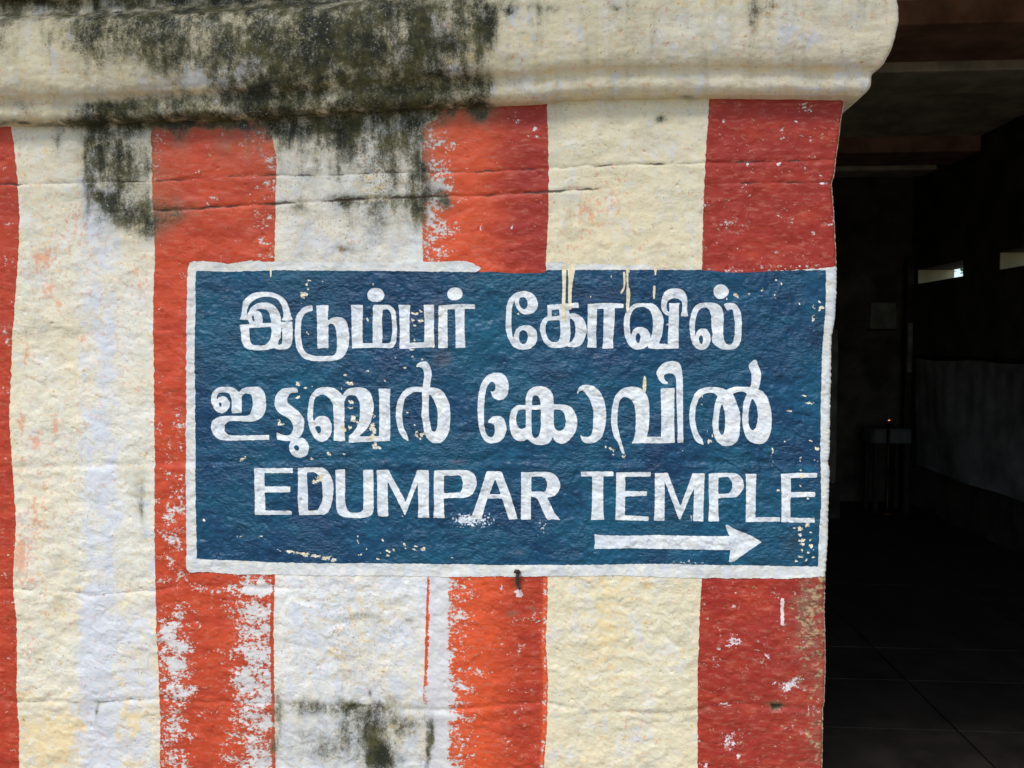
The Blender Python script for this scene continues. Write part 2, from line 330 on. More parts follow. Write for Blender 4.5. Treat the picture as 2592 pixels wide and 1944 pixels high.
GRIME_AND_DARKS = [  # x, y, rx, ry, amount
 (560, 45, 330, 90, .95), (850, 110, 190, 130, .85), (1080, 45, 130, 85, .55), (1222, 50, 26, 80, .65), (330, 30, 150, 55, .5), (700, 170, 120, 50, .45),
 (20, 0, 60, 60, .45), (420, 150, 60, 50, .3), (10, 130, 24, 40, .35), (120, 5, 300, 10, .6), (190, 60, 40, 60, .3), (0, 60, 40, 60, .3), (450, 60, 120, 60, .2), (1180, 40, 60, 60, .3), (1000, 200, 180, 30, .3), (760, 215, 160, 30, .3), (250, 300, 60, 30, .3), (100, 40, 60, 40, .15), (1120, 130, 70, 60, .25), (1160, 200, 60, 30, .2), (470, 320, 12, 60, .35), (620, 330, 10, 60, .3), (800, 380, 10, 90, .3), (860, 400, 8, 100, .25), (300, 430, 8, 120, .35), (215, 520, 8, 90, .25), (1000, 420, 8, 100, .25), (760, 420, 120, 60, .14), (330, 380, 40, 60, .25), (350, 520, 60, 40, .3), (700, 300, 300, 14, .3), (1000, 330, 60, 40, .35), (930, 345, 80, 30, .3),
 (300, 272, 100, 16, .55), (40, 270, 40, 14, .35), (800, 262, 240, 40, .7), (1010, 245, 150, 40, .65), (1200, 222, 34, 26, .8), (500, 260, 120, 20, .4),
 (340, 312, 160, 18, .75), (600, 302, 260, 16, .6), (880, 305, 190, 34, .7), (1120, 275, 110, 18, .6), (60, 312, 120, 8, .45), (1215, 283, 30, 28, .85),
 (238, 365, 30, 70, .9), (258, 335, 22, 60, .7), (228, 420, 20, 60, .5), (310, 470, 14, 50, .5), (320, 410, 90, 90, .32), (250, 498, 26, 10, .8),
 (430, 530, 50, 30, .75), (300, 540, 60, 40, .55), (375, 575, 45, 36, .6), (150, 350, 14, 40, .35), (450, 340, 20, 40, .45), (570, 360, 30, 40, .35),
 (720, 330, 45, 40, .5), (1050, 345, 32, 60, .5), (1060, 480, 26, 80, .75), (1062, 540, 24, 40, .4), (885, 508, 60, 16, .65), (965, 515, 60, 22, .55), (1128, 512, 14, 18, .7), (1100, 490, 40, 26, .5),
 (760, 525, 20, 20, .5), (960, 560, 50, 40, .28), (900, 380, 120, 60, .22), (870, 630, 20, 10, .4),
 (870, 1792, 130, 20, .62), (980, 1830, 90, 36, .45), (900, 1880, 170, 70, .34), (958, 1918, 32, 40, 1.2), (1085, 1890, 9, 60, .7), (1095, 1850, 6, 30, .5), (925, 1560, 60, 9, .42), (1035, 1572, 10, 8, .5), (937, 1753, 5, 9, .7), (705, 1800, 16, 50, .4), (700, 1890, 14, 30, .5),
 (350, 1230, 22, 60, .3), (362, 1300, 8, 60, .3), (90, 830, 60, 24, .22), (185, 838, 40, 14, .22), (220, 1780, 30, 8, .45), (245, 1800, 5, 20, .6),
 (1905, 25, 18, 50, .4), (1380, 20, 40, 12, .3), (1290, 22, 12, 12, .5), (1560, 18, 10, 10, .5), (2070, 20, 16, 14, .35), (1672, 302, 12, 10, .7), (1735, 245, 30, 5, .6), (1440, 560, 12, 40, .22),
 (1967, 1788, 16, 9, 1.0), (1311, 1452, 7, 12, 1.2), (1312, 1481, 5, 12, 1.1), (1480, 1806, 60, 6, .3), (1345, 1540, 14, 5, .5), (1295, 1552, 14, 6, .5), (2035, 1520, 16, 14, .3), (2025, 1540, 10, 10, .4), (1720, 1800, 90, 10, .25)]  # first three entries simply darken the socket hole and the hook spot
def maps(X, Y, cornice=False):
    wx = X+14*fbm(X/60, Y/60, 3); wy = Y+12*fbm(X/60+31, Y/60, 3)
    d = edges(X, Y); red = np.clip(0.5+d/7.0, 0, 1)
    # paint lost from the red stripes
    peel = 0.03+0.05*fbm(X/120, Y/120, 2)
    peel += BOX(wx, Y, 640, 720, 300, 680, 50, .30)+BOX(wx, Y, 380, 700, 310, 345, 20, .16)+BOX(wx, Y, 380, 410, 330, 560, 10, .16)
    peel += BOX(wx, Y, 390, 480, 980, 1450, 40, .24)+BOX(wx, Y, 420, 470, 1230, 1470, 12, .14)
    low = sstep(1440, 1470, Y)
    peel += low*(BOX(wx, wy, 590, 720, 1440, 3000, 55, .5)+BOX(wx, wy, 400, 470, 1520, 3000, 45, .40)+BOX(wx, wy, 480, 700, 1482, 1505, 8, .22)+.10+G(wx, wy, 450, 1640, 40, 60, .2)+G(wx, wy, 470, 1730, 40, 40, .25))
    peel += BOX(wx, Y, 1040, 1140, 310, 670, 50, .46)+G(wx, wy, 1090, 480, 40, 30, .3)+BOX(wx, Y, 1100, 1140, 500, 700, 20, .1)
    peel += low*(1-sstep(1120, 1225, wx))*sstep(1060, 1075, X)*.52+low*BOX(X, Y, 1085, 1132, 1440, 3000, 8, .45)
    thin = np.exp(-((X-E_D0(Y)-4)/5)**2)*low*sstep(1740, 1700, Y)*1.0
    peel = peel-thin*0.55-low*0.5*np.exp(-((X-E_B1(Y)+4)/4)**2)
    peel = np.where(X < 60, 0.1, peel); peel = np.where(X > 1770, 0.12+0.1*sstep(650, 680, Y)*sstep(690, 684, Y), peel)
    orng = np.where(X < 60, .35, np.where(X < 900, .55, np.where(X < 1500, 0.95-0.9*sstep(1180, 1330, X), .02)))
    orng = orng+low*(X > 1000)*(X < 1500)*.25
    g = np.zeros_like(X)
    for t in GRIME_AND_DARKS: g += G(wx, wy, *t)
    for t in ((300, 90, 150, 80, .22), (480, 90, 250, 110, .35), (720, 110, 260, 150, .35), (1000, 90, 200, 130, .4), (1140, 90, 95, 110, .3), (1222, 90, 22, 100, .35), (640, 262, 420, 30, .25), (560, 314, 420, 12, .35), (300, 420, 80, 110, .2), (880, 350, 200, 80, .36), (1010, 420, 80, 160, .2), (870, 520, 190, 110, .16), (880, 620, 160, 60, .1), (290, 430, 110, 150, .2), (900, 1860, 170, 110, .16), (880, 1700, 180, 140, .07)): g += G(wx, wy, *t)
    g += 0.1*sstep(0.1, 0.5, fbm(X/25, Y/160, 3))*sstep(330, 200, Y)
    g = g*1.12+(.2*sstep(70, 10, Y)*sstep(1200, 1260, X)+.12*sstep(-.1, .4, fbm(X/30, Y/200, 3)) if cornice else 0)
    g = np.where(g > .62, .62+.33*np.tanh((g-.62)/.4), g)+.35*G(X, Y, 958, 1918, 26, 34)
    lil = GS(wx, wy, [(1095, 95, 80, 70, .55), (640, 160, 45, 34, .5), (500, 205, 120, 18, .5), (1100, 180, 60, 14, .45), (760, 580, 50, 60, .3), (850, 620, 70, 40, .35), (2050, 100, 40, 50, .25), (2060, 222, 30, 5, .5), (230, 400, 30, 80, .4)])
    lil += BOX(X+9*pn(Y/40, X/40), Y, 208, 296, 460, 3000, 26, .46)+BOX(wx, wy, 196, 395, 1500, 3000, 24, .36)+BOX(X, Y, 365, 392, 1270, 1500, 5, .25)+BOX(wx, wy, 300, 392, 850, 1300, 40, .05)+low*BOX(X, Y, 700, 1130, 1440, 3000, 30, .3)+0.14*sstep(-.2, .5, fbm(X/110+2, Y/150, 3))
    och = 0.1*sstep(-.1, .5, fbm(X/130+7, Y/170, 3))+GS(wx, wy, [(900, 1560, 90, 60, .35), (860, 1660, 60, 50, .3), (150, 1930, 140, 90, .45), (340, 1800, 50, 60, .3), (200, 1500, 150, 60, .12), (1560, 1640, 60, 140, .2), (90, 560, 50, 120, .2), (960, 480, 60, 60, .25), (280, 1730, 60, 24, .6), (150, 1850, 110, 60, .5), (330, 1880, 40, 80, .5), (60, 1760, 30, 20, .4), (1530, 1580, 36, 110, .42), (1600, 1485, 80, 30, .4), (1450, 1700, 10, 60, .3), (265, 1225, 25, 14, .4), (250, 1660, 30, 40, .35), (1100, 165, 90, 40, .5), (1180, 150, 30, 30, .35), (2110, 178, 60, 8, .75), (1950, 172, 60, 8, .4), (620, 228, 220, 10, .4), (1340, 85, 40, 20, .25), (1850, 5, 120, 10, .5)])
    pnk = 0.13*sstep(0, .5, fbm(X/140+17, Y/180, 3))+GS(wx, wy, [(110, 1240, 70, 200, .12), (360, 680, 30, 100, .15), (250, 760, 60, 200, .08), (650, 700, 100, 20, .2), (110, 650, 20, 24, .6), (125, 738, 12, 20, .6), (150, 770, 14, 12, .5), (70, 890, 10, 40, .5), (60, 1070, 16, 22, .6), (92, 1115, 12, 24, .7), (145, 1070, 14, 30, .4), (55, 1405, 16, 34, .7), (60, 1440, 60, 60, .28), (140, 640, 70, 120, .22), (205, 855, 10, 12, .5), (90, 1320, 40, 60, .3), (80, 1650, 20, 60, .25), (1490, 545, 50, 60, .34), (1430, 620, 40, 40, .2), (1540, 500, 40, 40, .2), (355, 730, 20, 60, .22), (350, 980, 16, 30, .25), (190, 560, 30, 80, .16)])
    whi = GS(wx, wy, [(1857, 1627, 20, 16, .75), (1992, 1735, 26, 14, .8), (2015, 1722, 18, 8, .5), (1845, 1880, 24, 26, .7), (1870, 1915, 12, 10, .4), (1790, 1935, 8, 10, .6), (1830, 1780, 40, 6, .5), (1945, 1660, 12, 12, .4), (1940, 1630, 8, 20, .4), (2060, 1800, 30, 8, .5), (1312, 1503, 9, 12, 1.1), (545, 150, 9, 36, .9), (548, 260, 5, 14, .9), (330, 145, 8, 34, .6), (1267, 1495, 7, 22, .45), (1830, 305, 6, 8, .6), (2022, 301, 4, 4, 1.), (2050, 281, 4, 4, 1.), (1888, 411, 5, 4, .9), (1972, 414, 5, 4, 1.), (2080, 464, 7, 4, 1.), (1300, 578, 7, 5, .7), (1222, 575, 6, 6, .6), (1310, 308, 9, 5, .7), (1355, 326, 5, 5, .9), (1272, 663, 5, 3, .6), (2050, 358, 7, 7, .5), (875, 1900, 4, 60, .55), (860, 1850, 4, 30, .4), (2000, 675, 200, 7, .38)])
    whi += BOX(X+1.5*pn(X*0, Y/9), Y, 1976, 1985, 1514, 1583, 2.2, 1.0)
    tone = 0.15+BOX(X, Y, 700, 1075, 200, 690, 20, .78)+low*BOX(X, Y, 695, 1130, 1440, 3000, 10, .8)+BOX(X, Y, 45, 392, 200, 3000, 20, .26)+BOX(X, Y, 200, 392, 480, 3000, 20, .2)
    spk = 0.1+0.14*fbm(X/150+3, Y/150, 2)+GS(wx, wy, [(820, 560, 100, 60, .15), (965, 440, 50, 60, .45), (950, 620, 30, 20, .35), (920, 370, 90, 60, .22), (1070, 110, 110, 70, .5), (960, 120, 60, 90, .45), (850, 1540, 90, 60, .18), (890, 1650, 70, 60, .22), (760, 500, 60, 60, .12), (720, 470, 40, 30, .16)])
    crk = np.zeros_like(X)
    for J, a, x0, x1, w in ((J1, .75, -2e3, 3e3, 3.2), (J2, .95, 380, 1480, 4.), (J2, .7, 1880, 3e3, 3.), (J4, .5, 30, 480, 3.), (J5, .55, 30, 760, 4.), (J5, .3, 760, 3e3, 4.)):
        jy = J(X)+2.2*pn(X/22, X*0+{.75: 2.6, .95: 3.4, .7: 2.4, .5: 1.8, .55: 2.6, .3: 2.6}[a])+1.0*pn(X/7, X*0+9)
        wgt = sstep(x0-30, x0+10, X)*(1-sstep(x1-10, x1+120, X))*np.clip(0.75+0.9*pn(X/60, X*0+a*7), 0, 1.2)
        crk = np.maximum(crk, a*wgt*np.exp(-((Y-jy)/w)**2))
    wear = GS(wx, wy, [(2050, 1700, 80, 330, .2), (1900, 1800, 120, 200, .1), (2060, 1500, 40, 60, .45), (2050, 1600, 40, 90, .42), (2075, 1720, 20, 80, .3), (2070, 1880, 22, 80, .42), (2030, 1560, 20, 20, .3), (2080, 1460, 20, 20, .5)])
    rim = np.exp(-((X-EDGE(Y)+1)/4.5)**2)
    if cornice:
        red = red*0; crk = crk*0; wear = wear*0; rim = rim*0; peel = peel*0+.1; tone = 0.12+0.3*sstep(1500, 2100, X)
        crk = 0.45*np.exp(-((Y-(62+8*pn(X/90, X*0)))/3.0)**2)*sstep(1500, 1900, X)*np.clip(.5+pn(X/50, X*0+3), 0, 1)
    else:
        red = red*(1-sstep(0.35, 0.75, rim+0.25*pn(X/5, Y/7)))
        ofr = np.exp(-((X-E_D1(Y)+6)/5)**2)*low; orng = orng+1.4*ofr; peel = peel+0.30*ofr; och = och+0.8*ofr
    one = np.stack
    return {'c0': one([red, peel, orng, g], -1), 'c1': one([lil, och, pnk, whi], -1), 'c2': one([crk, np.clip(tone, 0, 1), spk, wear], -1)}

# ---------------------------------------------------------------- the wall: one lattice, cut into stone courses
ST = 2.5
xs = np.concatenate([np.arange(-1500, -75, 25.0), np.arange(-75, 2126, ST)])
ys = np.concatenate([np.arange(170, 2010, ST), np.arange(2010, 2841, 30.0), [2838.0]]); ys = np.unique(ys)
NX, NY = len(xs), len(ys)
LX, LY = np.meshgrid(xs, ys)                       # nominal lattice in photograph pixels
XL = xs[-1]
k = np.clip((LX-2030)/(XL-2030), 0, 1)
EX = EDGE(LY)+2.0*pn(LY/9, LY*0+2)+1.2*pn(LY/4.5, LY*0+5)
PX = np.where(LX > 2030, 2030+k*(EX-2030), LX); PY = LY
WP = on_plane(PX, PY, 0.0)
H = relief(PX, PY)
de = np.clip(14-(EX-PX), 0, 14)/14.0
arris = 0.010*(1-np.sqrt(np.clip(1-de**2, 0, 1)))
WP[..., 1] += -H*(1-0.6*de)+arris
WP[..., 2] = np.maximum(WP[..., 2], 0.0)
PXf, PYf = PX.ravel(), PY.ravel(); WPf = WP.reshape(-1, 3)
idx = np.arange(NX*NY).reshape(NY, NX)
def lattice_tris(sel=None):
    a = idx[:-1, :-1]; b_ = idx[:-1, 1:]; c = idx[1:, 1:]; d = idx[1:, :-1]
    if sel is not None: a, b_, c, d = a[sel], b_[sel], c[sel], d[sel]
    a, b_, c, d = a.ravel(), b_.ravel(), c.ravel(), d.ravel()
    return np.concatenate([np.stack([a, d, c], -1), np.stack([a, c, b_], -1)])
def submesh(T):
    u, inv = np.unique(T.ravel(), return_inverse=True); return u, inv.reshape(T.shape)
wall = tag(empty('painted_wall', (0, 0, 0)), 'red and cream striped temple wall of rough plastered stone courses', 'wall')
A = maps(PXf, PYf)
cy = 0.5*(PY[:-1, :-1]+PY[1:, 1:]); cx = 0.5*(PX[:-1, :-1]+PX[1:, 1:])
lim = [np.full_like(cx, -1e9), J1(cx), J2(cx), J3(cx), J4(cx), J5(cx), np.full_like(cx, 1e9)]
for i in range(6):
    u, T = submesh(lattice_tris((cy >= lim[i]) & (cy < lim[i+1])))
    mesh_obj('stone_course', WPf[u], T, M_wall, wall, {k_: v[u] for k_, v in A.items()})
# the return of the wall into the entrance
ecol = WP[:, -1, :]; dep = np.array([0.0, 0.004, 0.012, 0.03, 0.07, 0.15, 0.3, 0.6])
SV = np.stack([np.stack([ecol[:, 0]-0.002*min(1, i)+0.0012*(pn(ys/8, ys*0+i) if 0 < i < 5 else 0)-(0.001 if i else 0), ecol[:, 1]+dp, ecol[:, 2]], -1) for i, dp in enumerate(dep)], 1)
nS = len(dep); si = np.arange(NY*nS).reshape(NY, nS)
ST_ = np.stack([si[:-1, :-1], si[1:, :-1], si[1:, 1:], si[:-1, 1:]], -1).reshape(-1, 4)
sx = np.repeat(PX[:, -1:], nS, 1).ravel(); sy = np.repeat(PY[:, -1:], nS, 1).ravel()
SA = maps(sx, sy); SA['c0'][:, 0] = 0; SA['c2'][:, 3] = 0.2
mesh_obj('reveal_face', SV.reshape(-1, 3), ST_, M_wall, wall, SA)
XE = float(on_plane(2141.0, 262.0)[0])
boxes('wall_core', [(-8.0, float(ecol[:, 0].min())-0.02, 0.03, 0.6, 0, 2.4), (-8.0, XE-0.05, 0.031, 0.601, 2.4, 3.6)], M_stone, wall)

boxes('eave_slab', [(-8.0, 3.6, -0.62, 0.0, 3.02, 3.14)], M_lime, wall, 0.01)  # unseen slab, added to darken the upper wall and the cornice
# ---------------------------------------------------------------- cornice
SIL = [(2141, 256), (2160, 250), (2182, 243), (2199, 231), (2207, 221), (2210, 208), (2211, 196), (2212, 190), (2216, 183), (2224, 174), (2238, 164), (2252, 146), (2264, 122), (2274, 92), (2281, 60), (2284, 32), (2283, 8), (2277, -18), (2263, -36), (2240, -44), (2190, -50), (2165, -60), (2165, -95), (2200, -102), (2204, -150), (2150, -158), (2143, -170)]
PR = []
for (sx_, sy_) in SIL:
    d = ray(sx_, sy_); q = d[0]/d[1]; p = max(0.0, (q*1.6-XE)/(1+q)); z = CAM[2]+d[2]/d[1]*(1.6-p); PR.append((p, z))
PR.append((0.0, 3.6)); PR = np.array(PR); PR[0, 0] = -0.012
seg = np.linalg.norm(np.diff(PR, axis=0), axis=1); cum = np.concatenate([[0], np.cumsum(seg)])
nfine = 150; tl = np.concatenate([np.linspace(0, cum[-2], nfine), np.linspace(cum[-2], cum[-1], 12)[1:]])
pp = np.interp(tl, cum, PR[:, 0]); pz = np.interp(tl, cum, PR[:, 1])
for _ in range(2):
    pp[1:-12] = (pp[:-13]+2*pp[1:-12]+pp[2:-11])/4
# sagging line of the moulding, measured along its lower lip
LIP = line([(-1500, 318), (0, 302), (200, 299), (400, 291), (600, 285), (814, 276), (963, 262), (1240, 249), (1370, 243), (1410, 236), (1500, 231), (1700, 227), (2195, 231), (2400, 231)])
pl = 0.036
def dz_at(xp):
    d = ray(xp, LIP(xp)); t = (1.6-pl)/d[1]; return float(CAM[2]+t*d[2])
zref = dz_at(2195.0)
sp = np.concatenate([np.arange(-1500, -75, 25.0), np.arange(-75, 2142, 3.0)])
fx = on_plane(sp, sp*0+150.0)[:, 0]; fdz = np.array([dz_at(v)-zref for v in sp])
cols = []
for x_, dz in zip(fx, fdz):
    kk = max(0.0, (x_-(XE-0.06))/0.06)
    cols.append((x_, dz, kk, 0.0, 0.0))
for a_ in np.linspace(0.12, 1.0, 8): cols.append((XE, 0.0, 1.0, a_*math.pi/2, 0.0))
for dp in (0.005, 0.015, 0.04, 0.1, 0.25, 0.6): cols.append((XE, 0.0, 1.0, math.pi/2, dp))
nC, nT = len(cols), len(tl); CV = np.zeros((nT, nC, 3)); CD = np.zeros((nT, nC, 3))
for j, (x_, dz, kk, an, dp) in enumerate(cols):
    r_ = np.minimum(0.012, np.maximum(pp, 0.002)+0.004)
    if an == 0: X_ = x_+kk*(pp-r_)*1.0; Y_ = -pp; D_ = (0, -1, 0)
    else: X_ = XE+pp-r_+r_*math.sin(an); Y_ = -pp+r_-r_*math.cos(an)+dp; D_ = (math.sin(an), -math.cos(an), 0)
    CV[:, j, 0] = X_; CV[:, j, 1] = Y_; CV[:, j, 2] = pz+dz; CD[:, j] = D_
QX, QY = proj(CV)
hc = 5.0*fbm(QX/240, QY/130, 2)+2.6*fbm(QX/75, QY/50, 3)+0.6*pn(QX/20, QY/14)+0.4*pn(QX/10, QY/8)
hc += 3.0*(sstep(1200, 1300, QX)-1)*0.5-1.6*G(QX, QY, 1560, 190, 26, 60)+2.0*G(QX, QY, 1535, 165, 18, 60)
fade = np.ones(nT); fade[0] = 0.2
CV += CD*(hc*0.001*fade[:, None])[..., None]
CV[:, :, 2] += 0.0012*pn(QX/45, QY*0+4)
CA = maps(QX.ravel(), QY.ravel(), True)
ci = np.arange(nT*nC).reshape(nT, nC)
qd = lambda r0, r1: np.stack([ci[r0:r1, :-1], ci[r0:r1, 1:], ci[r0+1:r1+1, 1:], ci[r0+1:r1+1, :-1]], -1).reshape(-1, 4)
tb = int(np.argmin(np.abs(pz-PR[8, 1]))); tc_ = int(np.argmin(np.abs(tl-cum[19])))
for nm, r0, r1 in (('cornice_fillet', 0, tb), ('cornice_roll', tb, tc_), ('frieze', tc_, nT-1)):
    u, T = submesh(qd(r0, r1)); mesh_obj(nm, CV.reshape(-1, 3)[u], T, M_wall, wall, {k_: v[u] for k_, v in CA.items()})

# ---------------------------------------------------------------- the painted sign
def parse(s, ox, oy, sc):
    P, C = [], []
    for w in s.split():
        c = w.endswith('c'); a, b_ = w.rstrip('c').split(','); P.append((ox+float(a)*sc, oy+float(b_)*sc)); C.append(c)
    return P, C
def smooth_poly(P, C, n=6):
    m = len(P); out = []
    for i in range(m):
        p1, p2 = np.array(P[i]), np.array(P[(i+1) % m])
        if C[i] and C[(i+1) % m]: out.append(p1); continue
        p0 = np.array(P[i-1]) if not C[i] else p1; p3 = np.array(P[(i+2) % m]) if not C[(i+1) % m] else p2
        L = np.linalg.norm(p2-p1); t1 = (p2-p0)/2; t2 = (p3-p1)/2
        for t_ in (t1, t2):
            q = np.linalg.norm(t_)
            if q > 1.1*L: t_ *= 1.1*L/q
        for k_ in range(n):
            t = k_/n; out.append((2*t**3-3*t**2+1)*p1+(t**3-2*t**2+t)*t1+(-2*t**3+3*t**2)*p2+(t**3-t**2)*t2)
    return np.array(out)
def sdf(poly, X, Y):                               # positive inside
    x1, y1 = poly[:, 0], poly[:, 1]; x2, y2 = np.roll(x1, -1), np.roll(y1, -1)
    D = np.full(X.shape, 1e18); inside = np.zeros(X.shape, bool)
    for a, b_, c, d in zip(x1, y1, x2, y2):
        ex, ey = c-a, d-b_; L = ex*ex+ey*ey+1e-12
        t = np.clip(((X-a)*ex+(Y-b_)*ey)/L, 0, 1); D = np.minimum(D, (X-a-t*ex)**2+(Y-b_-t*ey)**2)
        if b_ != d: inside ^= ((b_ > Y) != (d > Y)) & (X < (c-a)*(Y-b_)/(d-b_)+a)
    return np.where(inside, 1, -1)*np.sqrt(D)
CHIPS = [(780, 709, 4, 3), (778, 719, 5, 4), (777, 733, 5, 5), (770, 746, 8, 7), (817, 710, 3, 2), (842, 812, 3, 2), (779, 842, 4, 3), (762, 768, 3, 2), (931, 811, 4, 3), (940, 796, 3, 2), (947, 720, 3, 3),
 (1050, 793, 6, 3), (1066, 790, 7, 4), (1062, 785, 3, 3), (1042, 812, 5, 6), (1066, 812, 8, 4), (1050, 824, 6, 4), (1049, 859, 4, 5), (1042, 883, 8, 3), (1040, 901, 3, 3), (1068, 908, 3, 3), (1025, 929, 4, 3), (885, 1082, 5, 6), (1004, 905, 3, 2),
 (753, 971, 5, 4), (774, 981, 5, 3), (793, 976, 5, 2), (755, 1005, 7, 4), (711, 1072, 9, 4), (704, 1066, 3, 4), (616, 1160, 7, 3), (614, 1166, 4, 3), (791, 1162, 7, 4), (834, 1149, 5, 5), (871, 1148, 4, 3), (622, 1155, 6, 2),
 (884, 970, 9, 5), (876, 950, 4, 4), (907, 969, 3, 2), (971, 962, 4, 3), (933, 940, 5, 2), (863, 983, 3, 3), (889, 1031, 8, 3), (888, 1019, 8, 2.5), (895, 1060, 5, 8), (902, 1068, 4, 6), (869, 1085, 4, 8), (946, 1048, 4, 8), (944, 1080, 7, 12), (947, 1093, 7, 12), (942, 1105, 6, 10), (949, 1124, 5, 6), (945, 1128, 8, 4), (955, 1134, 8, 5), (940, 1000, 2, 2), (1022, 930, 3, 3), (1033, 1044, 4, 4), (1057, 1093, 4, 5), (1068, 1102, 4, 8), (1055, 1104, 4, 7), (1062, 1110, 3, 4), (1050, 1076, 4, 2),
 (806, 1214, 9, 9), (812, 1206, 8, 6), (798, 1220, 5, 5), (906, 1360, 3, 3), (906, 1371, 2, 4), (970, 1366, 5, 4), (1022, 1340, 2, 3), (1024, 1377, 4, 5), (1050, 1382, 8, 3), (1030, 1388, 4, 3), (1072, 1388, 6, 3), (1052, 1390, 6, 3), (985, 1395, 4, 3), (960, 1400, 6, 2), (1000, 1392, 4, 3), (930, 1390, 4, 2), (1065, 1398, 6, 2), (955, 1415, 5, 3), (980, 1405, 4, 3), (915, 1402, 4, 2), (1147, 1410, 3, 4),
 (735, 1396, 14, 4), (760, 1400, 18, 4), (775, 1403, 10, 6), (800, 1406, 12, 4), (825, 1412, 14, 4), (845, 1417, 8, 4), (706, 1391, 5, 2), (660, 1358, 8, 2), (610, 1358, 6, 2), (517, 1316, 3, 3), (600, 1357, 2, 2),
 (1590, 684, 4, 8), (1544, 703, 2, 6), (1495, 750, 3, 3), (1552, 1150, 4, 3), (1580, 1155, 3, 6), (1545, 1137, 4, 5), (1551, 1140, 5, 6), (1536, 1130, 3, 3), (1794, 1118, 5, 8), (1800, 1102, 3, 4), (1790, 1095, 2, 5), (1955, 1140, 2.5, 16), (1953, 1170, 2, 10), (1776, 1014, 1.5, 14), (1715, 1300, 1.5, 8), (1748, 1310, 2, 8),
 (2023, 1159, 4, 3), (2028, 1167, 4, 3), (2066, 1166, 5, 2), (2026, 1190, 4, 3), (2029, 1205, 9, 6), (2030, 1208, 6, 4), (2044, 1328, 5, 4), (2026, 1337, 8, 5), (2010, 1337, 4, 3), (2026, 1355, 5, 5), (2052, 1350, 3, 4), (2030, 1368, 5, 4), (2052, 1368, 4, 4), (2030, 1380, 6, 5), (2050, 1384, 5, 5), (2028, 1392, 5, 6), (2045, 1398, 5, 4), (2027, 1408, 6, 4), (2056, 1410, 4, 4), (2014, 1422, 6, 4), (2042, 1416, 4, 3), (2060, 1390, 3, 3), (2000, 1386, 4, 3),
 (2023, 770, 2.5, 8), (2059, 775, 2, 8), (2072, 762, 4, 4), (2075, 783, 6, 6), (2080, 778, 5, 6), (2058, 806, 2.5, 10), (1964, 710, 4, 4), (1930, 734, 4, 6), (1963, 746, 3, 9), (1976, 720, 4, 5), (1866, 748, 4, 4), (1894, 746, 3, 3), (1861, 745, 3, 4), (1840, 754, 2, 3), (1999, 1040, 8, 3), (2050, 1020, 12, 3), (2035, 1000, 8, 2), (2068, 1135, 7, 4), (2025, 1230, 3, 3), (2044, 1262, 3, 2), (1970, 1240, 5, 4), (1980, 1250, 4, 3), (1725, 1140, 3, 2), (1985, 1116, 3, 2), (2050, 1115, 5, 3), (1580, 872, 3, 2), (1690, 820, 2, 5), (1720, 830, 2, 2), (1405, 796, 3, 2), (1310, 796, 4, 2)]
def smap(X, Y):
    wx = X+9*fbm(X/14, Y/14, 2); wy = Y+6*fbm(X/14+5, Y/14, 2); chip = np.zeros_like(X)
    for (a, b_, c, d) in CHIPS:
        m = (np.abs(X-a) < c*3+14) & (np.abs(Y-b_) < d*3+14)
        if m.any(): chip[m] = np.maximum(chip[m], 1.05*np.exp(-1.05*(((wx[m]-a)/c)**2+((wy[m]-b_)/d)**2)))
    spray = GS(wx, wy, [(1170, 1310, 46, 18, .5), (1240, 1310, 40, 30, .3), (1210, 1322, 60, 18, .3), (1370, 1325, 22, 26, .4), (1385, 1350, 30, 16, .25), (1030, 1310, 50, 24, .25), (1720, 1425, 60, 8, .42), (1770, 1424, 30, 8, .35), (1860, 1422, 20, 8, .3), (1480, 1330, 100, 30, .12), (1440, 1300, 20, 20, .25), (1940, 1245, 30, 20, .2), (1180, 1320, 30, 14, .3)])
    under = GS(wx, wy, [(1120, 790, 60, 90, .45), (1115, 900, 40, 60, .4), (1120, 1020, 30, 70, .4), (560, 760, 60, 60, .3), (540, 900, 50, 80, .3), (620, 1200, 40, 30, .4), (1160, 1170, 70, 14, .5), (1300, 720, 80, 30, .35), (1340, 860, 60, 80, .3), (1250, 1340, 60, 60, .35), (1320, 1400, 40, 20, .3), (520, 1370, 60, 40, .3), (1300, 1180, 40, 20, .35), (1100, 1390, 80, 30, .25), (1370, 1330, 20, 30, .4)])
    dark = GS(wx, wy, [(2010, 1370, 60, 50, .6), (2040, 1270, 30, 50, .4), (2020, 1165, 60, 10, .4), (1040, 1160, 180, 8, .3), (585, 750, 12, 6, .6), (1313, 1452, 6, 9, 1.0)])
    return {'c0': np.stack([chip, spray, under, dark], -1)}
